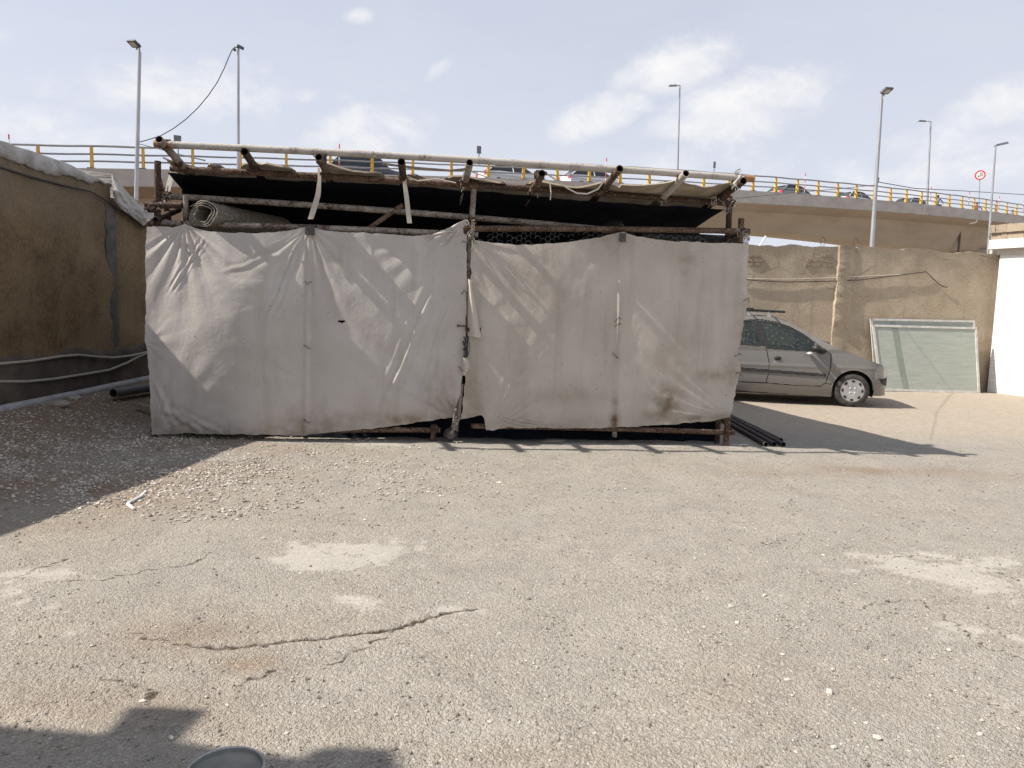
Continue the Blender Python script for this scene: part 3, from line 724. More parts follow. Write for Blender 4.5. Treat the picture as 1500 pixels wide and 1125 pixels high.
M['frame_white'] = simple('dusty_white_frame', (.46, .45, .41), (.62, .61, .57), 7, .6)
def glass_panels():
    spec = [([(1276, 468), (1426, 471), (1432, 569), (1284, 566)], 15.58, 15.72, 'rear glazed white panel, leaning against the yard wall behind another'),
            ([(1279, 477), (1429, 481), (1434, 571), (1291, 568)], 15.40, 15.60, 'front glazed white panel, leaning on the panel against the yard wall')]
    tg = NT('frosted_green_glass')
    wv = tg.noise(9, 4, .6, tg.vec((.35, 1, 3)))
    tg.set(tg.ramp(wv, [(.35, (.33, .36, .31)), (.65, (.40, .425, .37))]), .28, 0, tg.bump(wv, .12, .01), .5)
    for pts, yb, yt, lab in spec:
        tl, tr = at_y(*pts[0], yt), at_y(*pts[1], yt); br_, bl = at_y(*pts[2], yb), at_y(*pts[3], yb)
        bl[2] = br_[2] = .015
        c = (bl+br_)/2; t = thing('glazed_panel', c, lab, 'glass panel', 'glazed panels leaning on the yard wall')
        ux = (tr-tl)/np.linalg.norm(tr-tl); uz = (tl-bl)/np.linalg.norm(tl-bl); un = np.cross(uz, ux); 
        def q(a, b_): 
            top = tl*(1-a)+tr*a; bot = bl*(1-a)+br_*a; return bot*(1-b_)+top*b_
        b = MB(); th = .045
        for (p, r) in ((q(0, 0), q(1, 0)), (q(0, 1), q(1, 1)), (q(0, 0), q(0, 1)), (q(1, 0), q(1, 1))):
            e = r-p; L = np.linalg.norm(e); e /= L; w = np.cross(un, e)
            b.box((p+r)/2, (L+th*.98, th, .035), [e, w, un])
        b.build('frame', M['frame_white'], t, smooth=False)
        b = MB(); P = np.array([[q(a, z) for z in np.linspace(.012, .988, 8)] for a in np.linspace(.01, .99, 10)]); b.grid(P); b.grid(P+un*.006, flip=True)
        b.build('pane', tg.mat, t, smooth=False)
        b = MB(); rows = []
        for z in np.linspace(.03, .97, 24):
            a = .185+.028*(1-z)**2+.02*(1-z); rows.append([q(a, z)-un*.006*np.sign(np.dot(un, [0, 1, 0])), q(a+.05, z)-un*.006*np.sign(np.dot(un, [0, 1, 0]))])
        b.grid(np.array(rows)); b.build('reflection_strip', simple('grey_reflection', (.22, .25, .21), (.26, .29, .245), 5, .3), t)  # dark band imitating a pole's reflection, painted as a strip on the pane
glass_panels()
# ================================================================ THE SCAFFOLD SHED
FL, FR = ground(222, 640), ground(1066, 652)
FL[2] = FR[2] = 0
fu = (FR-FL)/np.linalg.norm(FR-FL); fn = np.array([-fu[1], fu[0], 0.0])     # fn points away from the camera
UPV = np.array([0, 0, 1.0])
def fp(px, py, off=0.0): return on_plane(px, py, FL+fn*off, fn)
DEPTH = 4.1; BACKZ = 2.20; SHIFT = -.30
def shed():
    t = thing('scaffold_shed', (FL+FR)/2, 'rusty scaffold pipe shed frame carrying the ragged cloths in the yard centre', 'scaffold shed')
    MAT = lambda k: [M[k], M['pipe_hole']]
    def pole(a, b, r, k, h0=True, h1=True, bend=.012):
        m = MB(); m.pipe(a, b, r, mi=0, mi_in=1, hollow0=h0, hollow1=h1, bend=bend); return m.build('pole', MAT(k), t)
    def clampit(c, d1, d2, s=1.0, k='rust_dark'):
        b = MB(); c = np.asarray(c, float)
        for d in (d1, d2):
            d = np.asarray(d, float)/np.linalg.norm(d)
            b.tube([c-d*.033*s, c+d*.033*s], .048*s, 10)
        for q in range(2):
            e = np.array([random.uniform(-1, 1), -1, random.uniform(-.6, .6)]); e /= np.linalg.norm(e)
            b.tube([c+e*.035*s, c+e*.085*s], .010*s, 6); b.tube([c+e*.07*s, c+e*.085*s], .018*s, 6)
        b.build('clamp', M[k], t)
    X = fu; vz = UPV
    # uprights of the front
    pole(fp(231, 236), np.array([*fp(226, 640)[:2], .0]), .034, 'rust_dark')
    pole(fp(452, 337, .06), np.array([*fp(448, 640, .06)[:2], .0]), .03, 'rust_grey')
    pole(fp(695, 262, .04), fp(667, 632, .04), .031, 'rust_grey')
    pole(fp(911, 341, .05), fp(900, 640, .05), .028, 'rust_grey')
    pole(fp(1086, 320), np.array([*fp(1063, 652)[:2], .0]), .034, 'rust')
    pole(fp(1069, 288, .12), np.array([*fp(1050, 645, .12)[:2], .0]), .034, 'rust_dark')
    # rails
    pole(fp(216, 326, .02), fp(700, 344, .02), .033, 'rust_grey')
    pole(fp(684, 335, .03), fp(1098, 339, .03), .033, 'rust')
    pole(fp(240, 287, .14), fp(905, 338, .14), .034, 'rust_grey', bend=.03)
    pole(fp(250, 247, .0), fp(700, 272, .0), .033, 'orange_rust' if 0 else 'rust', bend=.01)
    pole(fp(690, 271, .01), fp(1068, 298, .01), .033, 'rust_dark', bend=.01)
    B0, B1 = fp(228, 211, -.47), fp(1103, 262, -.47)
    pole(B0, B1, .036, 'pipe_pale', bend=.025)
    e = (B1-B0)/np.linalg.norm(B1-B0)
    for q0, q1 in ((B0-e*.01, B0+e*.16), (B1-e*.10, B1+e*.01)):
        bb = MB(); bb.tube([q0, q1], .0375, 14, caps=False); bb.build('rusted_sleeve', M['orange_rust'], t)
    pole(fp(455, 632), fp(645, 630), .03, 'rust'); pole(fp(690, 624, .02), fp(1076, 634, .02), .03, 'rust')
    pole(fp(213, 300, -.06), fp(267, 301, -.06), .034, 'rust_dark', bend=0)
    pole(fp(228, 322, -.1), fp(262, 307, .6), .034, 'rust_dark', bend=0)
    pole(fp(272, 287, .10), fp(272, 322, .10), .03, 'rust_grey', bend=0)
    # rafters: dark open ends stick out towards the camera
    tips = [(233, 204, 270, 246, 'rust_grey'), (358, 222, 375, 248, 'rust_dark'), (467, 230, 480, 257, 'rust'), (588, 237, 590, 262, 'rust_dark'), (688, 238, 679, 272, 'rust_grey'),
            (794, 254, 780, 279, 'rust'), (908, 247, 880, 280, 'rust'), (1005, 254, 972, 288, 'pipe_pale'), (1089, 265, 1052, 291, 'rust_dark')]
    ridge = []
    for (a, b_, c, d, k) in tips:
        P0 = fp(a, b_, -.62); P1 = fp(c, d, .0)
        back = P1+fn*DEPTH+fu*SHIFT; back[2] = BACKZ
        m = MB(); P0, P1 = np.array(P0), np.array(P1); dd = (P1-P0)/np.linalg.norm(P1-P0)
        m.pipe(P0, P1+dd*.02, .039, mi=0, mi_in=1, hollow1=False, bend=.004)
        m.pipe(P1, back, .040, mi=0, mi_in=1, hollow0=False, bend=.02); m.build('rafter', MAT(k), t)
        ridge.append((P0, P1, back))
        if k != 'pipe_pale': clampit(P0*.25+P1*.75+np.array([0, 0, -.02]), dd, fu, .9)
    for i in (0, 2, 5, 8): clampit(ridge[i][0]*.72+ridge[i][1]*.28+np.array([0, 0, .03]), fu, vz, 1.15, 'rust')
    # rear frame and end frames
    RL, RR = FL+fn*DEPTH+fu*(SHIFT+.15), FR+fn*DEPTH+fu*(SHIFT-.05)
    for q in np.linspace(0, 1, 4): p = RL*(1-q)+RR*q; pole(p, p+vz*2.2, .032, 'rust')
    pole(RL+vz*2.15, RR+vz*2.15, .033, 'rust'); pole(RL+vz*1.0, RR+vz*1.0, .033, 'rust')
    LT = fp(229, 330); 
    pole(LT, RL+vz*2.05, .032, 'rust_dark')
    for q in (.30, .62):
        p = FL*(1-q)+RL*q; pole(np.array([p[0], p[1], 0]), np.array([p[0], p[1], 2.75-.8*q*.6]), .03, 'rust')
    pole(fp(1086, 342), RR+vz*2.05, .032, 'rust')
    # knee and cross braces, unseen, added to throw shadows on the cloth
    pole(fp(215, 335, .05)+vz*.05, fp(330, 470, .35), .03, 'rust'); pole(fp(233, 262, .1), RL*.35+FL*.65+vz*1.2, .03, 'rust')
    pole(fp(455, 400, .10), fp(590, 300, .12), .028, 'rust'); pole(fp(300, 470, .3), fp(455, 335, .1), .028, 'rust')
    for (px, py, o, a, b_) in [(231, 300, 0, fu, vz), (222, 305, -.05, fu, vz), (245, 287, .08, fu, fn), (231, 327, 0, fu, vz), (684, 338, -.02, vz, fu), (692, 324, .02, fu, vz), (694, 266, .02, fu, vz),
                              (1069, 297, .06, vz, fu), (1086, 340, .02, vz, fu), (1068, 341, .08, vz, fu), (636, 628, 0, vz, fu), (1066, 631, -.01, vz, fu), (1046, 292, 0, fu, fn)]:
        clampit(fp(px, py, o), a, b_)
    # short posts under the bottom rail
    pole(fp(636, 624, .0), np.array([*fp(634, 640)[:2], .02]), .03, 'rust', bend=0)
    # castor wheel under the gate
    wc = fp(660, 630, -.03); wc[2] = .082
    b = MB(); ax = fn*.25+fu; ax = np.cross(ax/np.linalg.norm(ax), UPV)
    b.lathe([(.03, -.022), (.062, -.022), (.080, -.014), (.082, 0), (.080, .014), (.062, .022), (.03, .022)], wc, ax, 24); w = b.build('castor', M['rubber'], t)
    b = MB(); b.disc(wc-ax*.0235, -ax, .045, 20); b.disc(wc+ax*.0235, ax, .045, 20); b.tube([wc-ax*.04, wc+ax*.04], .012, 8); b.build('castor_hub', M['cement_grey'], w)
    b = MB(); top = fp(667, 612, -.03); 
    for sgn in (-1, 1): b.prism([wc+ax*sgn*.033-fu*.016, wc+ax*sgn*.033+fu*.016, top+ax*sgn*.033+fu*.05, top+ax*sgn*.033-fu*.01], ax*.005)
    b.box(top+fu*.02, (.10, .08, .01), [fu, fn, vz]); b.build('castor_fork', M['rust_grey'], w, smooth=False)
    # latch bar, its spike and the bundle of cable
    b = MB(); b.box(fp(693, 483, -.09), (.17, .012, .045), [fu, fn, vz]); b.build('latch_bar', M['rust_dark'], t, smooth=False)
    b = MB(); b.tube([fp(670, 477, -.09), fp(684, 478, -.09)], .008, 6); b.tube([fp(669, 477, -.095), fp(672, 477, -.095)], .016, 8); b.build('latch_spike', M['rust'], t)
    # wooden lath at the gate joint
    b = MB(); b.prism([fp(671, 560, -.02), fp(676, 560, -.02), fp(671, 618, -.02), fp(662, 618, -.02)], fn*.03); b.build('lath', M['wood'], t, smooth=False)
    b = MB(); b.prism([fp(674, 565, -.04), fp(679, 562, -.04), fp(674, 615, -.04), fp(670, 616, -.04)], fn*.02); b.build('lath', M['wood'], t, smooth=False)
    # chicken wire under the top rail
    for (x0, x1, yt, yb) in ((690, 1086, 336, 366),):
        b = MB(); A = fp(x0, yt, .07); s = .036; n = int(np.linalg.norm(fp(x1, yt, .07)-A)/(s*1.5))
        for i in range(n):
            for j in range(6):
                if random.random() < .25: continue
                c = A+fu*(i*s*1.5+random.uniform(-.006, .006))+UPV*(-.02-(j*s*1.6+(s*.8 if i % 2 else 0)))+fn*random.uniform(-.02, .02)
                for g in (30, 90, 150) if True else ():
                    pass
                q = [c+fu*s*.95*math.cos(R(k*60))+UPV*s*.9*math.sin(R(k*60))+fn*random.uniform(-.01, .01) for k in range(7)]
                b.tube(q[:4], .0016, 4, caps=False)
        b.build('wire_netting', M['mesh_wire'], t)
    # rope lashings and tattered rags at the joints
    for (px, py, o, w, hgt, n) in [(690, 335, -.06, .05, .16, 26), (692, 345, -.05, .03, .22, 16), (1086, 340, -.04, .06, .06, 24), (1069, 300, .05, .07, .10, 26), (1050, 290, -.1, .08, .10, 20), (1078, 260, -.49, .07, .14, 20),
                                (232, 302, -.05, .05, .06, 16), (246, 287, .04, .05, .05, 16), (678, 268, -.05, .05, .06, 16), (782, 276, -.05, .05, .08, 16), (972, 288, 0, .05, .06, 12), (666, 600, -.06, .02, .16, 14)]:
        c = fp(px, py, o); b = MB()
        for k in range(int(n*.62)):
            p = c+fu*random.uniform(-w, w)+UPV*random.uniform(-hgt, hgt*.7)+fn*random.uniform(-.05, .02)
            q = p+np.array([random.uniform(-.04, .04), random.uniform(-.03, .03), random.uniform(-.07, .02)]); m = (p+q)/2+np.array([random.uniform(-.02, .02), -.02, .01])
            b.tube([c+(p-c)*.2, p, m, q], .0042, 5)
        b.build('lashing', M['rope_grey'], t)
    # rag on the beam's right end
    b = MB(); rows = []
    c = fp(1080, 266, -.49)
    for i in range(9):
        a = i/8*math.pi*1.6; rows.append([c+fu*(.03*math.cos(k))+np.array([.055*math.cos(a)*.6, -.06*math.sin(a), .05-.03*k+.02*math.cos(3*a)]) for k in range(5)])
    b.grid(np.array(rows)); b.build('rag', M['sheet_white'], t)
    return ridge
ridge = shed()

# ---------------------------------------------------------------- cloths
def cloth_mat(name, c1, c2, stain, trans, seed=0.0):
    t = NT(name)
    v = t.vec((1, 1, 1)); vv = t.n('Mapping'); vv.inputs['Location'].default_value = (seed, seed, seed); t.l(v, vv.inputs[0]); v = vv.outputs[0]
    base = t.ramp(t.noise(1.6, 6, .6, v), [(.35, c1), (.65, c2)])
    vs = t.n('Mapping'); vs.inputs['Scale'].default_value = (3, 3, .35); t.l(v, vs.inputs[0])
    drip = t.ramp(t.noise(2.2, 5, .6, vs.outputs[0]), [(.52, 0.), (.72, .38)])
    base = t.mix(drip, base, t.mix(.5, base, stain))
    spots = t.ramp(t.noise(34, 2, .5, v), [(.70, 0.), (.76, .6)])
    base = t.mix(spots, base, (.15, .12, .09))
    sm = t.math('MULTIPLY', t.attr('stain'), t.ramp(t.noise(7, 5, .65, v), [(.34, .25), (.6, 1.)]), clamp=True)
    base = t.mix(sm, base, stain)
    crk = t.noise(16, 8, .68, v, .8)
    wv = t.noise(3.2, 4, .6, t.vec((1, 1, .45)))
    nb = t.bump(wv, .22, .03); nb = t.bump(crk, .38, .010, nb)
    t.set(base, .72, 0, nb, .3)
    tr = t.n('BsdfTranslucent'); t.l(t.mix(.12, base, (.9, .85, .7)), tr.inputs[0]); t.l(nb, tr.inputs['Normal'])
    mx = t.n('MixShader'); mx.inputs[0].default_value = trans; t.l(t.b.outputs[0], mx.inputs[1]); t.l(tr.outputs[0], mx.inputs[2]); t.l(mx.outputs[0], t.out.inputs[0])
    return t.mat
M['cloth_left'] = cloth_mat('left_cloth', (.635, .585, .54), (.735, .69, .645), (.27, .20, .13), .30)
M['cloth_right'] = cloth_mat('right_cloth', (.585, .525, .46), (.685, .63, .56), (.22, .155, .09), .26, 7.3)
def polyline_at(pts, u):
    """point at fraction u of a pixel polyline, by length; smooth"""
    P = np.array(pts, float); L = np.concatenate([[0], np.cumsum(np.hypot(*(P[1:]-P[:-1]).T))]); L /= L[-1]
    return np.stack([np.interp(u, L, P[:, 0]), np.interp(u, L, P[:, 1])], -1)
def cloth(name, top, bot, left, right, fans, seams, stains, mat, seed, nu=330, nv=210, waves=(), holes=(), bays=()):
    u = np.linspace(0, 1, nu); v = np.linspace(0, 1, nv)
    T, B, L, Rr = polyline_at(top, u), polyline_at(bot, u), polyline_at(left, v), polyline_at(right, v)
    U, V = np.meshgrid(u, v, indexing='ij')
    P = (1-V)[..., None]*T[:, None]+V[..., None]*B[:, None]+(1-U)[..., None]*L[None]+U[..., None]*Rr[None]
    P -= ((1-U)*(1-V))[..., None]*T[0]+(U*(1-V))[..., None]*T[-1]+((1-U)*V)[..., None]*B[0]+(U*V)[..., None]*B[-1]
    px, py = P[..., 0], P[..., 1]
    # ragged edges
    e = np.exp(-V*nv/2.0)+np.exp(-(1-V)*nv/2.0); py += 1.6*e*fbm(px*.09, py*0+seed, seed, 4)
    e = np.exp(-U*nu/2.0)+np.exp(-(1-U)*nu/2.0); px += 2.2*e*fbm(py*.09, px*0+seed, seed+2, 4)
    d = .016*fbm(px*.008, py*.007, seed+10, 2)+.0045*fbm(px*.03, py*.02, seed+11, 3)+.0012*fbm(px*.10, py*.05, seed+12, 3)
    for (xa, xb, A, pw) in bays:                                                # the wind bellies each bay out between its poles
        tb = np.clip((px-xa)/(xb-xa), 0, 1); d -= A*np.sin(np.pi*tb**pw)*(.35+.65*np.sin(np.pi*V))
    for (fx, fy, a0, a1, n, amp, ln) in fans:
        r = np.hypot(px-fx, py-fy)+1e-6; th = np.mod(np.degrees(np.arctan2(py-fy, px-fx))-a0+45, 360)+a0-45
        win = sstep(a0-6, a0+10, th)*(1-sstep(a1-10, a1+6, th)); k = r/ln
        ph = (th-a0)/(a1-a0)*n*2*np.pi+1.3*fbm(th*.08, r*.01, seed+20, 2)
        prof = np.sin(ph); prof = np.where(prof > 0, prof**.7, -np.abs(prof)**1.6*.7)
        d -= .62*amp*win*np.minimum(k*3, 1)*np.exp(-k*1.25)*prof
    for (x0, y0, x1, y1, wd, amp, n) in waves:                                  # straight tension folds
        dx, dy = x1-x0, y1-y0; L2 = dx*dx+dy*dy; tt = ((px-x0)*dx+(py-y0)*dy)/L2; ss = ((px-x0)*dy-(py-y0)*dx)/math.sqrt(L2)
        ss = ss+5*fbm(tt*3, tt*0+x0, seed+30, 2)
        d -= amp*np.exp(-(ss/wd)**2)*np.cos(ss/wd*np.pi*n)*sstep(-.08, .2, tt)*(1-sstep(.75, 1.08, tt))
    for (x0, y0, x1, y1, w, amp) in seams:
        tt = (py-y0)/(y1-y0); cx = x0+(x1-x0)*tt+1.0*fbm(py*.03, py*0, seed+40, 3)
        d -= amp*np.exp(-((px-cx)/w)**2)-.25*amp*np.exp(-((px-cx)/(w*3.2))**2)
    st = np.zeros(px.shape)
    for (x, y, a, b_, s) in stains: st = np.maximum(st, s*np.exp(-((px-x)/a)**2-((py-y)/b_)**2))
    st = st+.30*sstep(.90, 1.0, V)
    d = np.clip(d, -.26, .04)
    W = np.zeros(px.shape+(3,))
    p0 = FL-fn*.045
    D = cF[None, None]+cR[None, None]*((px-CX)/F)[..., None]-cU[None, None]*((py-CY)/F)[..., None]
    k = np.dot(p0-CAM, fn)/(D@fn); W = CAM+D*k[..., None]
    W = W+fn*d[..., None]
    W[..., 2] = np.maximum(W[..., 2], .012)
    mask = np.ones((nu-1, nv-1), bool)
    for (x, y, a, b_) in holes:
        q = ((px-x)/a)**2+((py-y)/b_)**2+.9*fbm(px*.4, py*.4, seed+50, 2); mask &= ~((q < 1)[:-1, :-1])
    b = MB(); b.grid(W, mask, flip=False)
    return b.build(name, mat, None, angle=180, attrs={'stain': st}, origin=W[0, -1])
cl = cloth('cloth_screen',
    [(214, 332), (232, 331), (254, 333), (272, 329), (286, 334), (306, 339), (345, 342), (385, 342), (420, 339), (440, 334), (453, 331), (468, 336), (500, 340), (560, 342), (612, 346), (640, 341), (662, 331), (683, 320)],
    [(223, 636), (270, 634), (340, 635), (400, 636), (447, 638), (480, 633), (540, 628), (600, 620), (640, 614), (664, 611)],
    [(214, 332), (213, 400), (214, 460), (211, 500), (216, 512), (218, 540), (221, 600), (223, 636)],
    [(683, 320), (684, 380), (683, 460), (680, 520), (674, 575), (664, 611)],
    fans=[(272, 326, 35, 150, 6, .030, 105), (453, 331, 58, 150, 4, .022, 120), (453, 331, 20, 84, 3, .018, 90), (684, 318, 118, 178, 5, .030, 95), (668, 614, 190, 285, 5, .026, 230), (226, 634, 275, 350, 5, .014, 110), (450, 560, 120, 240, 4, .010, 120), (213, 502, -45, 60, 3, .008, 50), (452, 420, 100, 200, 4, .012, 150)],
    seams=[(452, 331, 448, 638, 4.0, .020)],
    stains=[(440, 625, 40, 30, .55), (470, 625, 40, 16, .5), (650, 590, 26, 40, .7), (600, 615, 60, 10, .6), (300, 632, 90, 6, .5), (530, 610, 60, 10, .4), (268, 618, 14, 14, .5), (230, 615, 12, 20, .5), (500, 470, 6, 3, .3)],
    mat=M['cloth_left'], seed=3, bays=((210, 452, .15, 1.25), (452, 686, .055, .9)), holes=[(501, 470, 6, 1.8)],
    waves=[(238, 598, 300, 632, 10, .012, 1), (262, 600, 330, 634, 8, .008, 1), (225, 560, 262, 630, 9, .008, 1), (640, 420, 560, 600, 16, .014, 2), (662, 440, 610, 590, 12, .012, 2), (440, 360, 395, 470, 10, .012, 2),
           (300, 350, 250, 430, 8, .008, 2), (330, 400, 420, 372, 7, .004, 1), (620, 352, 672, 333, 5, .016, 2), (640, 360, 676, 340, 4, .012, 2)])
tag(cl, 'left off white cloth screen with wrinkles and pole seam, tied to the rusty frame', 'cloth screen', 'cloth screens tied along the shed front')
cr = cloth('cloth_screen',
    [(690, 351), (715, 355), (745, 358), (790, 358.5), (840, 354), (880, 347), (905, 341.5), (914, 340), (930, 345), (960, 351), (1000, 354), (1050, 356), (1096, 357)],
    [(676, 614), (690, 611), (705, 608), (709, 612), (712, 630), (722, 630), (745, 626), (800, 627), (850, 627.5), (898, 626.5), (960, 623), (1000, 620), (1040, 617), (1070, 611)],
    [(690, 351), (690, 420), (687, 480), (684, 520), (680, 570), (676, 614)],
    [(1096, 357), (1095, 420), (1093, 450), (1088, 480), (1083, 505), (1079, 515), (1082, 530), (1086, 542), (1080, 556), (1076, 580), (1070, 611)],
    fans=[(912, 340, 30, 150, 4, .010, 90), (714, 632, 285, 350, 7, .018, 120), (1070, 612, 160, 230, 6, .016, 110), (690, 352, 5, 80, 4, .012, 110), (1094, 358, 95, 185, 5, .010, 80), (690, 480, -60, 60, 3, .012, 70)],
    seams=[(911, 342, 899, 627, 3.6, .020)],
    stains=[(975, 590, 22, 24, .95), (965, 605, 26, 14, .5), (1045, 550, 40, 10, .55), (1075, 545, 22, 26, .5), (1003, 395, 10, 40, .38), (1006, 380, 14, 12, .45), (890, 355, 30, 26, .4), (901, 610, 6, 34, .95), (905, 500, 5, 60, .25), (690, 570, 16, 50, .5), (840, 580, 60, 12, .35),
            (1085, 470, 10, 60, .35), (790, 400, 60, 40, .22), (820, 420, 14, 60, .25), (760, 540, 14, 60, .22), (1000, 520, 40, 60, .22), (1030, 614, 50, 7, .6)],
    mat=M['cloth_right'], seed=8, bays=((680, 905, .045, .9), (905, 1096, .03, 1.0)),
    waves=[(760, 615, 830, 626, 4, .010, 2), (725, 610, 800, 628, 5, .012, 2), (900, 430, 870, 600, 16, .006, 2), (1020, 600, 1070, 598, 4, .008, 2), (1030, 608, 1072, 604, 3, .008, 2), (1000, 370, 1092, 376, 6, .006, 2)])
tag(cr, 'right brown stained cloth screen with ragged right edge, tied to the rusty frame', 'cloth screen', 'cloth screens tied along the shed front')
# small tie wires, clips and the loose curl at the joint
def ties():
    for (par, lst) in ((cl, [(451, 413), (449, 508), (449, 617), (681, 356), (680, 429), (676, 540)]), (cr, [(906, 468), (905, 476), (902, 521), (900, 616), (1095, 440), (1082, 520), (1084, 548)])):
        for (px, py) in lst:
            c = fp(px, py, -.085); b = MB()
            b.tube([c+fu*x*.036+UPV*(.02*math.sin(x*2.2+px)+.01*random.uniform(-1, 1))+fn*(.04*x*x-.012) for x in np.linspace(-1, 1, 7)], .0042, 5); b.build('tie_wire', M['wire'], par)
    for (par, px, py, w, h, k) in ((cl, 454, 337, .10, .11, 'clip'), (cr, 912, 348, .075, .10, 'clip')):
        b = MB(); c = fp(px, py, -.095); b.box(c, (w, .012, h), [fu, fn, UPV]); b.box(c-fn*.008+UPV*.01, (w*.6, .006, .012), [fu, fn, UPV]); b.box(c-fn*.008, (.012, .006, h*.6), [fu, fn, UPV]); b.build('clip', M[k], par, smooth=False)
    # torn flap curling at the joint
    G = []
    for i, y in enumerate(np.linspace(408, 492, 14)):
        w = 4+14*(y-400)/80; G.append([fp(685+k*w, y+3*k, -.05-.10*math.sin(k*2.8)-.01*i*k*.3) for k in np.linspace(0, 1, 7)])
    b = MB(); b.grid(np.array(G)); b.build('torn_flap', M['cloth_right'], cr, angle=180, attrs=None)
    G = []
    for i, y in enumerate(np.linspace(524, 550, 8)):
        w = 9*math.sin((y-518)/34*3.0)+2; G.append([fp(677+k*w, y, -.06-.07*math.sin(k*3)) for k in np.linspace(0, 1, 5)])
    b = MB(); b.grid(np.array(G)); b.build('torn_flap', M['cloth_right'], cr, angle=180)
    b = MB()
    for k in range(7):
        P = [fp(681+random.uniform(-3, 4), y, -.10-random.uniform(0, .03)) for y in np.linspace(493, 523, 6)]; b.tube(P, .009, 6)
    b.tube([fp(x, y, -.12) for x, y in [(686, 494), (688, 505), (687, 518), (683, 523)]], .004, 5)
    tag(b.build('cable_bundle', M['cable'], origin=fp(681, 508, -.1)), 'black bundle of cable hanging at the joint between the two cloths', 'cable bundle')
ties()

# ---------------------------------------------------------------- roof canvas
def roof():
    fr = [(243, -.06), (258, .10), (300, .12), (312, -.10), (330, .11), (348, .12), (360, -.1), (388, -.14), (400, -.26), (425, -.26), (432, .10), (470, .10), (480, -.24), (500, -.24), (540, -.14), (556, -.06), (564, .12), (592, .12), (602, -.06), (630, .10), (650, .11), (662, -.08), (736, -.08), (744, .1), (768, .1), (780, -.10), (815, -.20), (850, -.24), (885, -.22), (905, -.32), (935, -.40), (1000, -.44), (1060, -.45)]  # front edge drawn back in spans to let sun patches onto the cloths
    base = [(243, 244), (300, 248), (480, 257), (590, 262), (697, 271), (800, 279), (921, 290), (1043, 296), (1064, 298)]
    xs = np.linspace(243, 1064, 320); offs = np.concatenate([np.linspace(0, 1, 14), np.linspace(0, 1, 60)[1:]])
    rx = [r[1] for r in ridge]; raf = np.array([proj(p)[0] for p in rx])
    nu = len(xs); G = np.zeros((nu, len(offs), 3)); OF = np.zeros((nu, len(offs)))
    for i, x in enumerate(xs):
        f = lerp_table(fr, x)+.03*float(fbm(x*.06, 1.1, 5, 3)); P1 = fp(x, lerp_table(base, x), 0)+np.array([0, 0, .075])
        j = np.searchsorted(raf, x); lo = raf[max(j-1, 0)]; hi = raf[min(j, len(raf)-1)]
        s = 0 if hi <= lo else math.sin(math.pi*(x-lo)/(hi-lo))
        back = P1+fn*DEPTH+fu*SHIFT; back[2] = BACKZ+.08
        slope = .20
        for k in range(len(offs)):
            o = f*(1-offs[k]) if k < 14 else DEPTH*offs[k]**1.4
            if f > 0: o = f+.04*offs[k] if k < 14 else f+.04+(DEPTH-f-.04)*offs[k]**1.4
            OF[i, k] = o; q = o/DEPTH
            if o >= 0: p = P1*(1-q)+back*q; p[2] -= .05*s*math.sin(math.pi*min(1, q*2.5+.12))
            else:
                sag = .10*s*abs(o)/.35*(1 if x < 900 else .3)
                p = P1+fn*o+np.array([0, 0, -o*slope-.02*s]); p[2] -= sag
                if k == 0: p[2] -= .02
            p[2] += .012*float(fbm(x*.05, o*4, 90, 3)); G[i, k] = p
    # spans meant for sun patches on the front cloths; no slits are cut
    sun_patch_spans = [(258, 300), (322, 348), (392, 432), (452, 470), (560, 596), (628, 648), (742, 760)]
    mask = np.ones((nu-1, len(offs)-1), bool)
    for i in range(nu-1):
        for k in range(len(offs)-1):
            pass
    t = NT('roof_canvas'); col = t.ramp(t.noise(3, 6, .6), [(.3, (.17, .135, .10)), (.5, (.25, .205, .155)), (.7, (.38, .33, .265))])
    nb = t.bump(t.noise(9, 5, .6), .4, .02); t.set(col, .85, 0, nb, .2)
    tr = t.n('BsdfTranslucent'); t.l(col, tr.inputs[0]); mx = t.n('MixShader'); mx.inputs[0].default_value = .06
    t.l(t.b.outputs[0], mx.inputs[1]); t.l(tr.outputs[0], mx.inputs[2]); t.l(mx.outputs[0], t.out.inputs[0])
    b = MB(); b.grid(G, mask, flip=True)
    o = b.build('roof_canvas', t.mat, angle=180, origin=G[0, 14]); tag(o, 'ragged cream canvas roof with black lining sloping back over the scaffold frame', 'canvas roof')
    LN = np.zeros((nu, 30, 3))
    for i, x in enumerate(xs):
        P1 = fp(x, lerp_table(base, x), 0); back = P1+fn*DEPTH+fu*SHIFT; back[2] = BACKZ-.06
        for k in range(30):
            q = (.045+(DEPTH-.045)*(k/29)**1.3)/DEPTH; p = P1*(1-q)+back*q; p[2] -= .055+.02*float(fbm(x*.04, q*9, 15, 3)); LN[i, k] = p
    b = MB(); b.grid(LN, flip=True); b.build('lining', M['dirt_black'], o, angle=180)
    return G, o
RG, roof_o = roof()
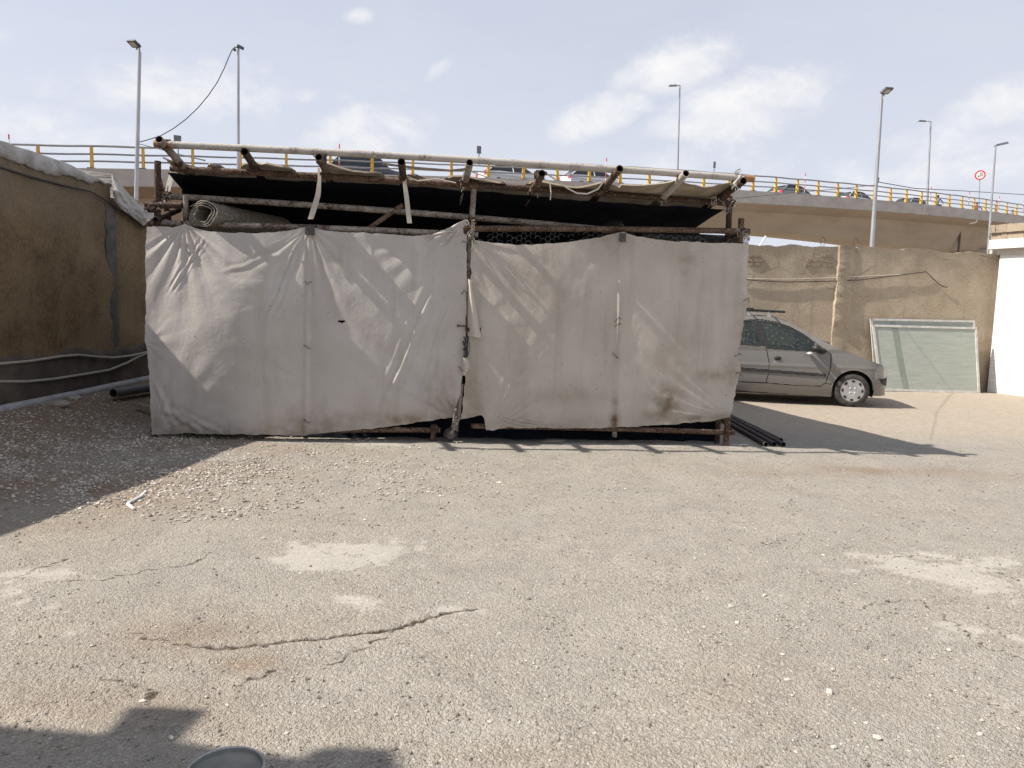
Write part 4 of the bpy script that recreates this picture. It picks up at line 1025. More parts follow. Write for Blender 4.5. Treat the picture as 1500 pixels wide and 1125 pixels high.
def hangings():
    # black rear sheet
    n, m = 60, 24; a = RG[0, -1]; c = RG[-1, -1]; G = np.zeros((n, m, 3))
    for i in range(n):
        q = i/(n-1)
        for j in range(m):
            w = j/(m-1); p = a*(1-q)+c*q; z = p[2]-.05-(p[2]-.06)*w
            G[i, j] = [p[0], p[1]-.06+.05*float(fbm(q*14, w*3, 4, 3)), z]
    b = MB(); b.grid(G); tag(b.build('rear_sheet', M['dirt_black'], angle=180, origin=G[0, -1]), 'black sheet hanging down the shaded back of the scaffold shed', 'sheet')
    # crumpled black sheeting, run the full width to darken the gap under the cloths
    n, m = 160, 14; G = np.zeros((n, m, 3))
    for i in range(n):
        q = i/(n-1); base_ = FL*(1-q)+FR*q
        for j in range(m):
            w = j/(m-1); p = base_+fn*(.20+.10*float(fbm(q*30, w*3, 24, 4))+.06*math.sin(w*3)); G[i, j] = [p[0]+fu[0]*.15, p[1], .005+w*(.55+.12*float(fbm(q*22, 3, 25, 3)))]
    G = G[3:-6]; b = MB(); b.grid(G); tag(b.build('black_sheet', M['dirt_black'], angle=180, origin=G[0, 0]), 'crumpled black sheeting, mostly added to darken the gap under the two cloth screens', 'sheet')
    # unseen dark cloth added at the left end to keep sun out
    n, m = 30, 20; G = np.zeros((n, m, 3)); a = RG[0, 14]; c = RG[0, -1]
    for i in range(n):
        q = .07+.93*i/(n-1)
        for j in range(m):
            w = j/(m-1); p = a*(1-q)+c*q; G[i, j] = [p[0]+.10+.05*float(fbm(q*9, w*3, 14, 3)), p[1], p[2]-.06-(p[2]-.1)*w]
    b = MB(); b.grid(G); tag(b.build('added_side_sheet', M['dirt_black'], angle=180, origin=G[0, -1]), 'dark sheet added to keep sun out of the shed left end behind the wire roll', 'sheet')
    # pale cloth hanging at the left end
    G = []
    for i, w in enumerate(np.linspace(0, 1, 14)):
        x0, y0 = np.interp(w, [0, .5, 1], [253, 244, 238]), np.interp(w, [0, .5, 1], [238, 268, 302])
        wd = np.interp(w, [0, .3, .8, 1], [3, 9, 7, 2])
        G.append([fp(x0+wd*k, y0, .03+.30*k+.05*math.sin(k*5+w*4)) for k in np.linspace(0, 1, 6)])
    b = MB(); b.grid(np.array(G)); tag(b.build('hanging_cloth', M['sheet_white'], angle=180, origin=G[0][0]), 'narrow pale cloth hanging from the left front corner of the canvas roof', 'cloth')
    for (pts, lab) in (([(467, 246, 4), (468, 262, 5), (466, 285, 8), (460, 305, 9), (455, 321, 8)], 'tapering cream strap dangling from the roof, the left of two'), ([(592, 254, 4), (593, 270, 6), (596, 292, 7), (598, 312, 7), (600, 327, 7)], 'straight cream strap dangling from the roof, the right of two')):
        G = []
        for s in np.linspace(0, 1, 16):
            k = s*(len(pts)-1); j = min(int(k), len(pts)-2); f = k-j; q = np.array(pts[j])*(1-f)+np.array(pts[j+1])*f
            G.append([fp(q[0]+q[2]*(e-.5), q[1], -.12+.03*math.sin(s*5)+.02*e) for e in (0, .5, 1)])
        b = MB(); b.grid(np.array(G)); tag(b.build('strap', M['sheet_strap'], angle=180, origin=G[0][0]), lab, 'strap', 'straps dangling from the canvas roof')
    for pts, off, r, lab in [([(797, 252), (812, 262), (830, 275), (845, 283), (860, 284), (876, 277), (884, 266)], -.45, .008, 'white rope sagging below the canvas edge between two rafters'),
                             ([(692, 252), (715, 260), (742, 266), (765, 268), (785, 263)], -.5, .006, 'thin cord slung from the middle rafter to the next on the right'),
                             ([(596, 258), (612, 265), (622, 264), (640, 262), (668, 268)], -.3, .006, 'loose looping cord near the centre of the canvas edge'),
                             ([(806, 270), (807, 282), (806, 293)], -.3, .006, 'short cord end hanging straight from the canvas edge'),
                             ([(560, 240), (610, 246), (660, 250), (690, 247)], -.50, .012, 'dark twisted rope slung along below the long roof pipe')]:
        P = [fp(x, y, off) for x, y in pts]
        b = MB(); b.tube(P, r, 6); tag(b.build('rope', M['rope'] if 'dark' not in lab else M['wood'], origin=P[0]), lab, 'rope')
    # roll of wire netting on the top rail
    c0 = fp(296, 314, -.06); ax = np.array([.30, .95, .0]); ax /= np.linalg.norm(ax); e1 = np.cross(ax, UPV); e1 /= np.linalg.norm(e1); e2 = UPV
    t = NT('wire_mesh_roll'); v2 = t.vor(75, feature='DISTANCE_TO_EDGE')
    wire = t.ramp(v2, [(.06, 1.), (.16, 0.)])
    t.set(t.mix(wire, (.11, .095, .08), (.52, .47, .39)), .75, 0, t.bump(wire, .9, .012), .3)
    G = []; nn = 120
    for i in range(nn):
        s = i/(nn-1); ang = s*2*math.pi*3.3+2.2; r = .085+.080*s+.004*float(fbm(ang*2, 3, 5, 2))
        cen = e1*(.028*s)
        G.append([c0+cen+(e1*math.cos(ang)*1.12+e2*math.sin(ang)*.88)*(r*(1+.0*k))+ax*(k*1.35+.02*math.sin(ang*3)) for k in np.linspace(0, 1, 10)])
    b = MB(); b.grid(np.array(G)); b.tube([g[0] for g in G], .0075, 6); eo = [g[0]+(g[0]-c0)*.05 for g in G[1::2]]; b.tube(eo, .004, 5)
    # a looser outer turn, slipped forward and left
    G = []
    for i in range(60):
        ang = i/59*2*math.pi*.98+2.6; r = .165+.006*math.sin(ang*5)
        G.append([c0-e1*.085+ax*.10+e2*.0+(e1*math.cos(ang)*1.12+e2*math.sin(ang)*.92)*r+ax*(k*1.3+.05*math.sin(ang+1)) for k in np.linspace(0, 1, 8)])
    b.grid(np.array(G))
    b.tube([g[0] for g in G], .007, 6)
    b.disc(c0+ax*.5, ax, .11, 20)
    for k in range(420):
        ang = random.uniform(0, 6.28); p = c0-e1*.08+ax*.12+(e1*math.cos(ang)*1.13+e2*math.sin(ang)*.90)*random.uniform(.155, .178)+ax*random.uniform(-.03, .5)
        b.tube([p, p+np.array([random.uniform(-.03, .03), random.uniform(-.03, .03), random.uniform(-.02, .03)])], .0025, 4)
    o = b.build('netting_roll', t.mat, angle=180, origin=c0-e2*.17); tag(o, 'thick roll of wire netting lying on the left end of the front rail', 'wire roll')
    # dark things stored under the roof at the right
    b = MB(); c = fp(898, 329, .35); b.ell(c, (.13, .12, .045), [fu, fn, UPV], 14, 8); b.ell(c+UPV*.035, (.12, .1, .02), [fu, fn, UPV], 14, 6)
    tag(b.build('cushion', M['black_plastic'], origin=c), 'flat black cushion lying on the shed rail under the roof', 'cushion')
    b = MB(); P = [fp(x, y, .30) for x, y in [(940, 346), (980, 348), (1020, 350), (1060, 352), (1088, 350)]]; b.tube(P, [.05, .055, .06, .06, .07], 12)
    tag(b.build('black_tube', M['black_plastic'], origin=P[0]), 'thick black tube lying just under the right top rail', 'tube')
    b = MB(); c = fp(1006, 343, .5); b.ell(c, (.16, .12, .06), [fu, fn, UPV], 14, 8); tag(b.build('black_bag', M['dirt_black'], origin=c), 'crumpled black bag heaped behind the right top rail', 'bag')
    # clear glass bulb at the right corner
    c = fp(1093, 350, .05); t = thing('bulb', c, 'clear round lamp bulb fixed at the right corner of the shed frame', 'bulb')
    g = NT('clear_glass'); g.set((.9, .92, .92), .06, 0, None, .5); g.b.inputs['Transmission Weight'].default_value = .75
    b = MB(); b.ell(c, (.045, .045, .045), None, 18, 12); b.ell(c-UPV*.062, (.032, .032, .032), None, 14, 8); b.build('glass', g.mat, t)
    b = MB(); b.tube([c+np.array([-.07, .0, -.02]), c+np.array([-.035, 0, -.01])], .018, 10); b.build('socket', M['black_plastic'], t)
M['sheet_strap'] = sheet_mat('cream_strap', (.60, .55, .47), (.68, .63, .55), .25)
hangings()
# loose iron pipes on the ground at the right end
for k, (a, b_, lab) in enumerate([((1066, 619), (1122, 651), 'iron pipe nearest the camera in the fan of four by the shed'), ((1068, 614), (1134, 650.5), 'second iron pipe from the camera in the fan of four'),
                                  ((1072, 612), (1148, 651), 'third and longest reaching iron pipe in the fan of four'), ((1076, 612), (1144, 645), 'farthest iron pipe in the fan of four on the ground')]):
    A, B_ = ground(*a, .028), ground(*b_, .028); e = (A-B_); A = A+e*.5
    b = MB(); b.pipe(A, B_, .027, mi_in=1); tag(b.build('iron_pipe', [M['iron'], M['pipe_hole']], origin=B_), lab, 'iron pipe', 'iron pipes lying by the shed')
# ================================================================ OVERPASS
RAILPX = [(0, 33.0), (200, 35.6), (450, 38), (700, 41), (900, 44.6), (1110, 49.8), (1290, 57), (1400, 63.0), (1500, 70)]
TOPPX = [(0, 244), (140, 246), (200, 247.5), (450, 252), (700, 262), (900, 269), (1110, 277.5), (1200, 285), (1290, 293.5), (1400, 304.5), (1500, 316)]
_x, _y, _z = [], [], []
for px, Y in RAILPX:
    p = at_y(px, np.interp(px, [a for a, _ in TOPPX], [b for _, b in TOPPX]), Y); _x.append(p[0]); _y.append(p[1]); _z.append(p[2])
cy_ = np.polyfit(_x, _y, 3); cz_ = np.polyfit(_x, _z, 2)
XA, XB = -42.0, 62.0
def by(x):
    q = np.clip(x, -26, 50); d = np.polyval(np.polyder(cy_), q); return np.polyval(cy_, q)+d*(x-q)
def bz(x):
    q = np.clip(x, -26, 50); d = np.polyval(np.polyder(cz_), q); return np.polyval(cz_, q)+d*(x-q)
def bfr(x):
    t = np.array([1.0, (by(x+.05)-by(x-.05))/.1, 0]); t /= np.linalg.norm(t); return np.array([x, by(x), bz(x)]), t, np.array([-t[1], t[0], 0])
def bpt(x, n, z=0.0):
    p, t, nn = bfr(x); return p+nn*n+np.array([0, 0, z])
def x_at_px(px, n=0.0):
    lo, hi = XA, XB
    for _ in range(40):
        m = (lo+hi)/2
        if proj(bpt(m, n))[0] < px: lo = m
        else: hi = m
    return (lo+hi)/2
XJ = x_at_px(1354); XE = x_at_px(1408, 2.6)
def overpass():
    t = thing('overpass', bpt(0, 4.5), 'long curving concrete road overpass behind the yard', 'overpass')
    xs = np.linspace(XA, XB, 120)
    def sweep(name, prof, mat, xr=xs, smooth=True, close=True):
        G = np.array([[bpt(x, *(p(x) if callable(p) else p)) for p in prof] for x in xr]); b = MB(); b.grid(G)
        if close:
            b.add(list(G[0]), [tuple(range(len(prof)))]); b.add(list(G[-1]), [tuple(range(len(prof)-1, -1, -1))])
        return b.build(name, mat, t, smooth=smooth, angle=25)
    SOF = []
    for px, y in [(100, 334), (400, 335), (700, 334), (900, 333), (1040, 332), (1090, 336), (1180, 343), (1260, 352), (1320, 360), (1400, 366), (1500, 369)]:
        xq = x_at_px(px, 2.75); SOF.append((xq, at_y(px, y, bpt(xq, 2.75)[1])[2]-bz(xq)))
    dep = lambda x: float(lerp_table(SOF, x))
    sweep('deck', [(.42, -.26), (8.58, -.26), (8.58, -.62), (.42, -.62), (.42, -.26)], M['asphalt'])
    sweep('parapet', [(0, 0), (.40, 0), (.40, -.80), (.06, -.82), (0, -.80), (0, 0)], M['concrete'])
    sweep('parapet', [(8.6, 0), (9.0, 0), (9.0, -.8), (8.6, -.8), (8.6, 0)], M['concrete'])
    for nm, xr in (('girder', xs),):
        sweep(nm, [(.44, -.64), (.40, -.81), (1.9, -1.12), lambda x: (2.75, dep(x)), lambda x: (6.25, dep(x)), (7.1, -1.12), (8.55, -.81), (8.55, -.64), (.44, -.64)], M['girder'], xr)
    b = MB(); G = np.array([[bpt(x, -.012, z) for z in (-.02, -.79)] for x in (XJ-.12, XJ+.12)])
    # stained joint: ragged mortar
    b.prism([bpt(XJ-.10, -.02, 0), bpt(XJ+.10, -.02, 0), bpt(XJ+.02, -.02, -.8), bpt(XJ-.16, -.02, -.8)], (0, .04, 0)); b.build('joint_cover', M['gypsum'], t, smooth=False)
    for px in (-200, 560, 1425):
        x = x_at_px(px, 4); p, tt, nn = bfr(x); c = bpt(x, 4.5); zt = c[2]+dep(x)+.02
        b = MB(); b.box((c[0], c[1], zt/2-.3), (2.2, 3.2, zt+.6), [tt, nn, UPV], taper=1.0); b.box((c[0], c[1], zt-.5), (2.6, 5.0, .96), [tt, nn, UPV]); b.build('pier', M['concrete'], t, smooth=False)
    x = x_at_px(1407, 2.3); p0 = bpt(x, 2.2, -1.0); b = MB(); b.tube([p0, p0*np.array([1, 1, 0])+UPV*.2], .11, 10); b.build('downpipe', M['cement_grey'], t)
    q = x_at_px(1428, .3); b = MB(); b.tube([bpt(q, .1, -.75), bpt(q, .1, -1.0), bpt(q-.2, .5, -1.1)], .07, 8); b.build('drain_spout', M['white_paint'], t)
    # railing
    r = thing('bridge_railing', bpt(0, .2), 'three bar grey railing on yellow posts along the overpass edge', 'railing')
    for z, rad in ((1.02, .048), (.66, .042), (.34, .042)):
        b = MB(); b.tube([bpt(x, .22, z+.012*math.sin(x*1.9)) for x in np.linspace(XA, XB, 160)], rad, 8); b.build('rail', M['rail_grey'], r)
    x0 = x_at_px(133); k = 0; arc = [0.0]; grid = np.linspace(XA, XB, 2000)
    P = np.array([bpt(x, .2) for x in grid]); S = np.concatenate([[0], np.cumsum(np.linalg.norm(P[1:]-P[:-1], axis=1))]); s0 = np.interp(x0, grid, S)
    sp = 2.14; ss = np.arange(s0-sp*3, S[-1], sp)
    for s in ss:
        x = np.interp(s, S, grid)
        if proj(bpt(x, .2))[0] > 1580: break
        p, tt, nn = bfr(x); c = bpt(x, .22)
        b = MB()
        for sg in (-1, 1):
            o = tt*.055*sg
            b.prism([c-nn*.10+o, c+nn*.14+o, c+nn*.05+o+UPV*1.0, c-nn*.03+o+UPV*1.0], tt*.014)
        b.prism([c-nn*.10-tt*.05, c-nn*.08-tt*.05, c-nn*.01-tt*.05+UPV*1.0, c-nn*.03-tt*.05+UPV*1.0], tt*.114)
        post = b.build('post', M['post_yellow'], r, smooth=False)
        b = MB(); b.box(c+UPV*.022, (.34, .34, .04), [tt, nn, UPV]); b.build('base_plate', M['lamp_head'], post, smooth=False)
    # small sign plates fixed to the railing, seen from behind
    for px, w, lab in [(261, .26, 'small grey sign plate on the railing above the shed left corner'), (703, .20, 'small grey sign plate on the railing above the middle rafters'),
                       (1048, .14, 'small grey sign plate on the railing near the shed right corner'), (1288, .12, 'small grey sign plate on the railing beside the tall near lamp post')]:
        x = x_at_px(px); c = bpt(x, .22, 1.0); tt = bfr(x)[1]; a = np.array([math.cos(.5), math.sin(.5), 0])
        th = thing('sign_plate', c, lab, 'sign', 'small sign plates on the railing'); h = (1.55 if px != 261 else 1.45)-1.0
        b = MB(); b.tube([c-UPV*.3, c+UPV*h*1.0], .03, 6); b.build('stem', M['rail_grey'], th)
        b = MB(); b.box(c+UPV*(h-.05)-np.array([0, .05, 0]), (w*1.25, .03, .40), [a, np.array([-a[1], a[0], 0]), UPV]); b.build('plate', M['sign_back'], th, smooth=False)
    # red and white lane posts
    i = 0
    for px in (15, 497, 887, 1178, 1362, 1418, 1462, 1498):
        x = x_at_px(px, .5); c = bpt(x, .5, 0); b = MB()
        for k in range(6): b.tube([c+UPV*(.2+k*.22), c+UPV*(.2+(k+1)*.22)], .03, 8, mi=k % 2)
        pl = {15: 'above the left wall capping', 497: 'over the shed left of centre', 887: 'over the shed right of centre', 1178: 'just right of the shed', 1362: 'beside the farther bridge lamp post', 1418: 'left of the round red sign', 1462: 'right of the round red sign', 1498: 'at the right picture edge'}[px]
        tag(b.build('marker_post', [M['white_paint'], M['red_paint']], origin=c), 'red and white marker post on the overpass, '+pl, 'marker post', 'marker posts along the overpass'); i += 1
    # round prohibition sign
    x = x_at_px(1434, 1.0); base = bpt(x, 1.0, -.2); d = np.linalg.norm(base[:2]); tp = at_y(1435.8, 256.5, base[1])
    th = thing('round_sign', base, 'round white traffic sign with red ring on a thin pole above the railing', 'traffic sign')
    b = MB(); b.tube([base, np.array([tp[0]+.02, tp[1]+.08, tp[2]])], .04, 8); b.build('pole', M['galv'], th)
    nrm = np.array([-.45, -.89, -.05]); nrm /= np.linalg.norm(nrm); rad = .42
    b = MB(); b.lathe([(0, -.02), (rad, -.02), (rad, 0), (rad*.78, .004), (0, .004)], tp, nrm, 32); pn = b.build('panel', M['white_paint'], th)
    b = MB(); b.ring(tp+nrm*.008, nrm, rad*.74, rad*1.0, 32); b.build('red_ring', M['red_paint'], pn)
    ex = np.cross(UPV, nrm); ex /= np.linalg.norm(ex); ey = np.cross(nrm, ex)
    b = MB(); b.box(tp+nrm*.010+ex*.08+ey*.06, (.24, .30, .006), [ex, ey, nrm]); b.build('lorry_mark', simple('sign_grey', (.36, .36, .31), (.42, .42, .37), 20, .6), pn, smooth=False)
    b = MB(); b.box(tp+nrm*.012-ex*.11-ey*.09, (.12, .10, .006), [ex, ey, nrm]); b.box(tp+nrm*.012+ex*.02+ey*.20, (.12, .03, .006), [ex, ey, nrm]); b.build('car_mark', M['lamp_head'], pn, smooth=False)
overpass()

# ---------------------------------------------------------------- lamp posts
def flood_lamp(name, pxb, pyb, pxt, pyt, Y, lab, side, headpx, rb=.085, rt=.055):
    top = at_y(pxt, pyt, Y); d = at_y(pxb, pyb, Y); base = d+(d-top)/max(1e-6, (top-d)[2])*d[2]; base[2] = -.05
    t = thing(name, base, lab, 'lamp post', 'lamp posts around the overpass')
    b = MB(); n = 6; b.tube([base*(1-k/n)+top*k/n for k in range(n+1)], [rb*(1-k/n)+rt*k/n for k in range(n+1)], 12); b.build('pole', M['galv'], t)
    hd = at_y(*headpx, Y-.25)
    b = MB(); b.tube([top-UPV*.03, top+UPV*.25+(hd-top)*.12, hd-UPV*.05], .032, 8); b.build('arm', M['galv'], t)
    a = np.array([math.cos(.15), math.sin(.15)*side, 0]); q = np.array([0.0, -1, .9]); q -= a*np.dot(a, q); q /= np.linalg.norm(q); nn = np.cross(a, q)
    if nn[2] > 0: nn = -nn
    q2 = q+a*side*.45; q2 /= np.linalg.norm(q2); 
    W, Hh = .29, .20
    P = [hd-a*W/2*1.0, hd+a*W/2, hd+a*W/2+q2*Hh*1.3, hd-a*W/2+q2*Hh*1.3]
    b = MB(); b.prism(P, -nn*.09); h = b.build('lamp_head', M['lamp_head'], t, smooth=False)
    c = sum(P)/4; b = MB(); b.prism([c+(p-c)*.66+nn*.006 for p in P], nn*.004); b.build('lens', M['lamp_lens'], h, smooth=False)
    return t, top, base
lampL, topL, baseL = flood_lamp('lamp_post', 199.5, 290, 204.5, 76, 26, 'tall grey lamp post with square floodlight behind the left wall', -1, (200, 70))
lampR, topR, baseR = flood_lamp('lamp_post', 1277, 362, 1291.5, 144.5, 28, 'tall pale lamp post with square floodlight standing above the parked car', 1, (1295, 138), .095, .055)
def plain_pole():
    top = at_y(349, 71, 28); d = at_y(349, 236, 28); base = d+(d-top)/(top-d)[2]*d[2]
    t = thing('lamp_post', base, 'slim grey post with small camera box and drooping cable at its top', 'lamp post', 'lamp posts around the overpass')
    b = MB(); b.tube([base, top], [.08, .045], 12); b.build('pole', M['galv'], t)
    b = MB(); b.box(top+np.array([.10, -.05, .03]), (.22, .12, .10), [np.array([.9, 0, -.43]), np.array([0, 1, 0]), np.array([.43, 0, .9])]); b.box(top+np.array([-.12, -.03, -.06]), (.08, .08, .08)); b.build('camera_box', M['lamp_head'], t, smooth=False)
    b = MB(); pts = [(349, 70), (344, 69), (340, 73), (335, 84), (328, 101), (318, 121), (305, 140), (290, 158), (272, 175), (253, 189), (235, 199), (216, 205), (205, 208)]
    P = [at_y(x, y, 28-2*i/(len(pts)-1)) for i, (x, y) in enumerate(pts)]; b.tube(P, .017, 6)
    tag(b.build('cable', M['cable'], origin=P[0]), 'black cable drooping between the two posts at the left', 'cable')
    P = [at_y(x, y, Y) for x, y, Y in [(205, 211, 26), (232, 218, 24), (262, 226, 20), (300, 235, 14)]]; b = MB(); b.tube(P, .013, 6)
    tag(b.build('cable', M['cable'], origin=P[0]), 'thin cable running from the left lamp post down to the shed roof', 'cable')
    P = [at_y(x, y, Y) for x, y, Y in [(1076, 291, 9), (1120, 286.5, 12), (1174, 281.5, 16), (1230, 276.5, 22), (1282, 271, 28)]]; b = MB(); b.tube(P, [.0035, .0045, .006, .008, .010], 6)
    tag(b.build('cable', M['cable'], origin=P[0]), 'thin cable from the shed right corner to the tall pale lamp post', 'cable')
    P = [at_y(x, y, Y) for x, y, Y in [(1283, 266, 28), (1340, 276, 32), (1400, 279, 36), (1450, 282, 40), (1530, 287, 44)]]; b = MB(); b.tube(P, .016, 6)
    tag(b.build('cable', M['cable'], origin=P[0]), 'cable running right from the tall pale lamp post over the railing', 'cable')
plain_pole()
def arm_lamp(pxb, pyb, pxt, pyt, headx, heady, Y, lab, onbridge, rb=.085):
    top = at_y(pxt, pyt, Y); d = at_y(pxb, pyb, Y)
    if onbridge:
        z0 = bz(x_at_px(pxb, 8))-.3; base = d+(d-top)/(top-d)[2]*(d[2]-z0)
    else: base = d+(d-top)/(top-d)[2]*d[2]
    t = thing('lamp_post', base, lab, 'lamp post', 'lamp posts around the overpass')
    b = MB(); b.tube([base, top], [rb, rb*.6], 10); b.build('pole', M['galv'], t)
    hd = at_y(headx, heady, Y); e = (hd-top)/np.linalg.norm(hd-top)
    b = MB(); b.tube([top, hd], .04, 8); b.build('arm', M['galv'], t)
    b = MB(); w = np.cross(e, UPV); b.box(hd-e*.18, (.62, .24, .09), [e, w, np.cross(w, e)], taper=.8); b.build('lamp_head', M['sign_back'], t, smooth=False)
arm_lamp(992.5, 250, 996, 125, 982, 125.5, 55, 'grey bridge lamp post with short left arm above the shed right half', True)
arm_lamp(1358, 300, 1363.5, 178, 1347.5, 177, 64, 'grey bridge lamp post with short left arm near the overpass joint', True, .10)
arm_lamp(1450, 330, 1458.5, 213, 1472, 210, 36, 'slim grey lamp post with right arm beside the white building roof', False, .065)
def vapor():
    x = x_at_px(1243, 9)
arm = None
# ================================================================ PARKED CAR
def paint(name, col, dust=.35):
    t = NT(name); n = t.noise(5, 5, .6); z = t.n('SeparateXYZ'); t.l(t.co.outputs['Object'], z.inputs[0])
    c = t.mix(t.math('MULTIPLY', t.ramp(n, [(.3, .3), (.7, 1.)]), dust), col, (.25, .22, .18))
    t.set(c, t.ramp(n, [(.3, .38), (.7, .55)]), .25, None, .5); t.b.inputs['Coat Weight'].default_value = .35; t.b.inputs['Coat Roughness'].default_value = .15
    return t.mat
M['car_paint'] = paint('dusty_grey_paint', (.185, .177, .165), .35)
def car_glass():
    t = NT('dusty_car_glass'); n = t.noise(9, 6, .7); sp = t.ramp(t.noise(28, 3, .6), [(.56, 0.), (.68, .45)])
    t.set(t.mix(sp, (.035, .045, .045), (.30, .29, .26)), t.ramp(n, [(.3, .06), (.7, .25)]), 0, None, .5)
    tr = t.n('BsdfTransparent'); tr.inputs[0].default_value = (.62, .72, .68, 1); mx = t.n('MixShader')
    t.l(t.ramp(n, [(.3, .52), (.7, .70)]), mx.inputs[0]); t.l(tr.outputs[0], mx.inputs[1]); t.l(t.b.outputs[0], mx.inputs[2]); t.l(mx.outputs[0], t.out.inputs[0]); return t.mat
M['car_glass'] = car_glass()
M['hubcap'] = simple('grey_hubcap', (.36, .35, .34), (.46, .45, .44), 8, .45, .2, bump=.05)
M['headlamp'] = simple('clouded_headlamp', (.26, .25, .22), (.36, .35, .31), 12, .2)
M['interior'] = simple('car_interior', (.03, .032, .036), (.06, .062, .07), 8, .85)
YAW = R(10.0)
def inpoly(x, z, poly):
    r = np.zeros(x.shape, bool); n = len(poly); j = n-1
    for i in range(n):
        xi, zi = poly[i]; xj, zj = poly[j]
        c = ((zi > z) != (zj > z)) & (x < (xj-xi)*(z-zi)/(zj-zi+1e-12)+xi); r ^= c; j = i
    return r
def main_car():
    wc = ground(1247, 596.5); hd = np.array([math.cos(YAW), -math.sin(YAW), 0]); lf = np.array([math.sin(YAW), math.cos(YAW), 0]); HW = .80
    org = wc+lf*HW; org[2] = 0
    t = thing('parked_car', org, 'dusty grey hatchback car parked behind the shed, front half in view', 'car', None, -YAW, local=True)
    def L(px, py, inset=0.0):
        p = on_plane(px, py, wc+lf*inset, -lf); d = p-org; return (float(np.dot(d, hd)), float(p[2]))
    def C(cx, cy, inset=0.0): return L(1060+cx*.18667, 400+cy*.18667, inset)
    K = (C(1005, 925)[0])
    W = lambda lst, inset=0.0: [C(a, b, inset) for a, b in lst]
    topl = W([(150, 322), (250, 326), (330, 333), (380, 342), (430, 358), (520, 392), (640, 457), (740, 518), (850, 578)], .20)+W([(900, 592), (1000, 632), (1100, 672)], .06)+W([(1170, 700)], .2)+W([(1215, 722), (1240, 742)], .35)+W([(1252, 775), (1266, 815), (1272, 830)], .5)
    nose = W([(1272, 830), (1268, 858), (1238, 878), (1224, 900), (1226, 925), (1236, 945), (1222, 968), (1180, 974)], .5)
    xr = topl[0][0]
    ztop_pts = [(-3.12, .62), (-3.10, .85), (-3.02, 1.05), (-2.80, 1.36), (-2.55, 1.43), (xr-.02, topl[0][1]+.005)]+topl
    tx = np.array([p[0] for p in ztop_pts]); tz = np.array([p[1] for p in ztop_pts])
    xf = max(p[0] for p in nose)
    zb_pts = [(-3.12, .60), (-3.08, .32), (-2.9, .25), (-2.3, .21)]+W([(90, 922), (500, 950), (840, 975)])
    zb_pts += [(.33, C(1150, 970)[1])]
    nz = sorted(nose, key=lambda p: p[1])
    zbf = [(p[0], p[1]) for p in nose]
    bx = np.array([p[0] for p in zb_pts]); bz_ = np.array([p[1] for p in zb_pts])
    zbelt = lambda x: np.interp(x, [C(110, 556)[0], C(690, 628)[0], C(850, 600)[0]], [C(110, 556)[1], C(690, 628)[1], C(850, 600)[1]])
    step = .0085
    xs = np.arange(-3.12, xf+step, step); zs = np.arange(.14, 1.50, step); X, Z = np.meshgrid(xs, zs, indexing='ij')
    ZT = np.interp(X, tx, tz); ZB = np.interp(X, bx, bz_)
    nosep = W([(1100, 600), (1180, 690)], .2)+W([(1215, 722), (1240, 742), (1252, 775), (1266, 815), (1273, 832), (1268, 858), (1240, 876), (1226, 898), (1227, 925), (1237, 946), (1222, 968), (1180, 976)], .5)+W([(1100, 972)], 0)
    infront = X > C(1150, 0)[0]
    inside = (Z < ZT) & (Z > ZB)
    inside &= ~infront | inpoly(X, Z, [(C(1140, 0)[0], .1), (C(1140, 0)[0], 1.3)]+nosep)
    def halfw(x, z):
        x = np.asarray(x, float); z = np.asarray(z, float); zb = zbelt(x)
        w = HW-.05*np.clip((.45-z)/.3, 0, 1)**2-.035*np.clip((z-.5)/.4, 0, 1)**2
        w = w-np.where(z > zb, .30*(z-zb)+.30*(z-zb)**2, 0)
        w = w+.006*np.exp(-((z-.66)/.03)**2)
        xn = np.clip((x-.10)/(xf+.02-.10), 0, 1); w = w*(1-xn**3.2)**.42
        xn = np.clip((-2.6-x)/.54, 0, 1); w = w*(1-xn**3)**.4
        return w
    Wd = halfw(X, Z)
    # wheel arches, doors, windows
    ac = (0.0+K*0, .285); ar = .335
    arch = np.hypot(X-ac[0]-.005, Z-ac[1]-.01) < ar; arch |= (np.abs(X-.005) < ar) & (Z < .29)
    arch2 = (np.hypot(X+2.44, Z-ac[1]) < ar) | ((np.abs(X+2.44) < ar) & (Z < .285))
    inside &= ~(arch | arch2)
    gf = W([(303, 384), (420, 402), (520, 437), (620, 492), (700, 545), (698, 612), (345, 584), (318, 470)], .08)
    xq = C(115, 0)[0]
    gr = [(xq-.95, 1.31)]+W([(150, 378), (228, 382), (258, 470), (278, 568), (115, 550)], .08)+[(xq-.90, C(115, 546)[1]+.0)]
    df = W([(250, 372), (300, 366), (430, 388), (540, 428), (640, 485), (720, 545), (790, 600), (845, 640), (838, 740), (800, 862), (760, 890), (560, 884), (330, 864), (352, 780), (355, 700), (335, 590), (290, 480)])
    dr = [(xq-1.05, 1.36)]+W([(250, 370), (290, 480), (335, 590), (355, 700), (352, 780), (330, 864)])+[(xq-.85, C(110, 850)[1]), (xq-1.05, .62)]
    rub = W([(100, 738), (795, 793), (803, 803), (795, 815), (100, 762)])
    rub[0] = (xq-.7, rub[0][1]+.03); rub[-1] = (xq-.7, rub[-1][1]+.03)
    hl = W([(1188, 735)], .15)+W([(1215, 724), (1246, 745), (1262, 790), (1275, 812)], .5)+W([(1205, 820), (1180, 835), (1170, 780)], .1)
    bump_ = W([(1192, 828)], .15)+W([(1285, 813), (1290, 860), (1248, 884)], .5)+W([(1210, 862)], .2)
    def dist(poly): return poly_dist(X, Z, list(poly)+[poly[0]])
    m_gf, m_gr = inpoly(X, Z, gf), inpoly(X, Z, gr)
    d_gf, d_gr = dist(gf), dist(gr)
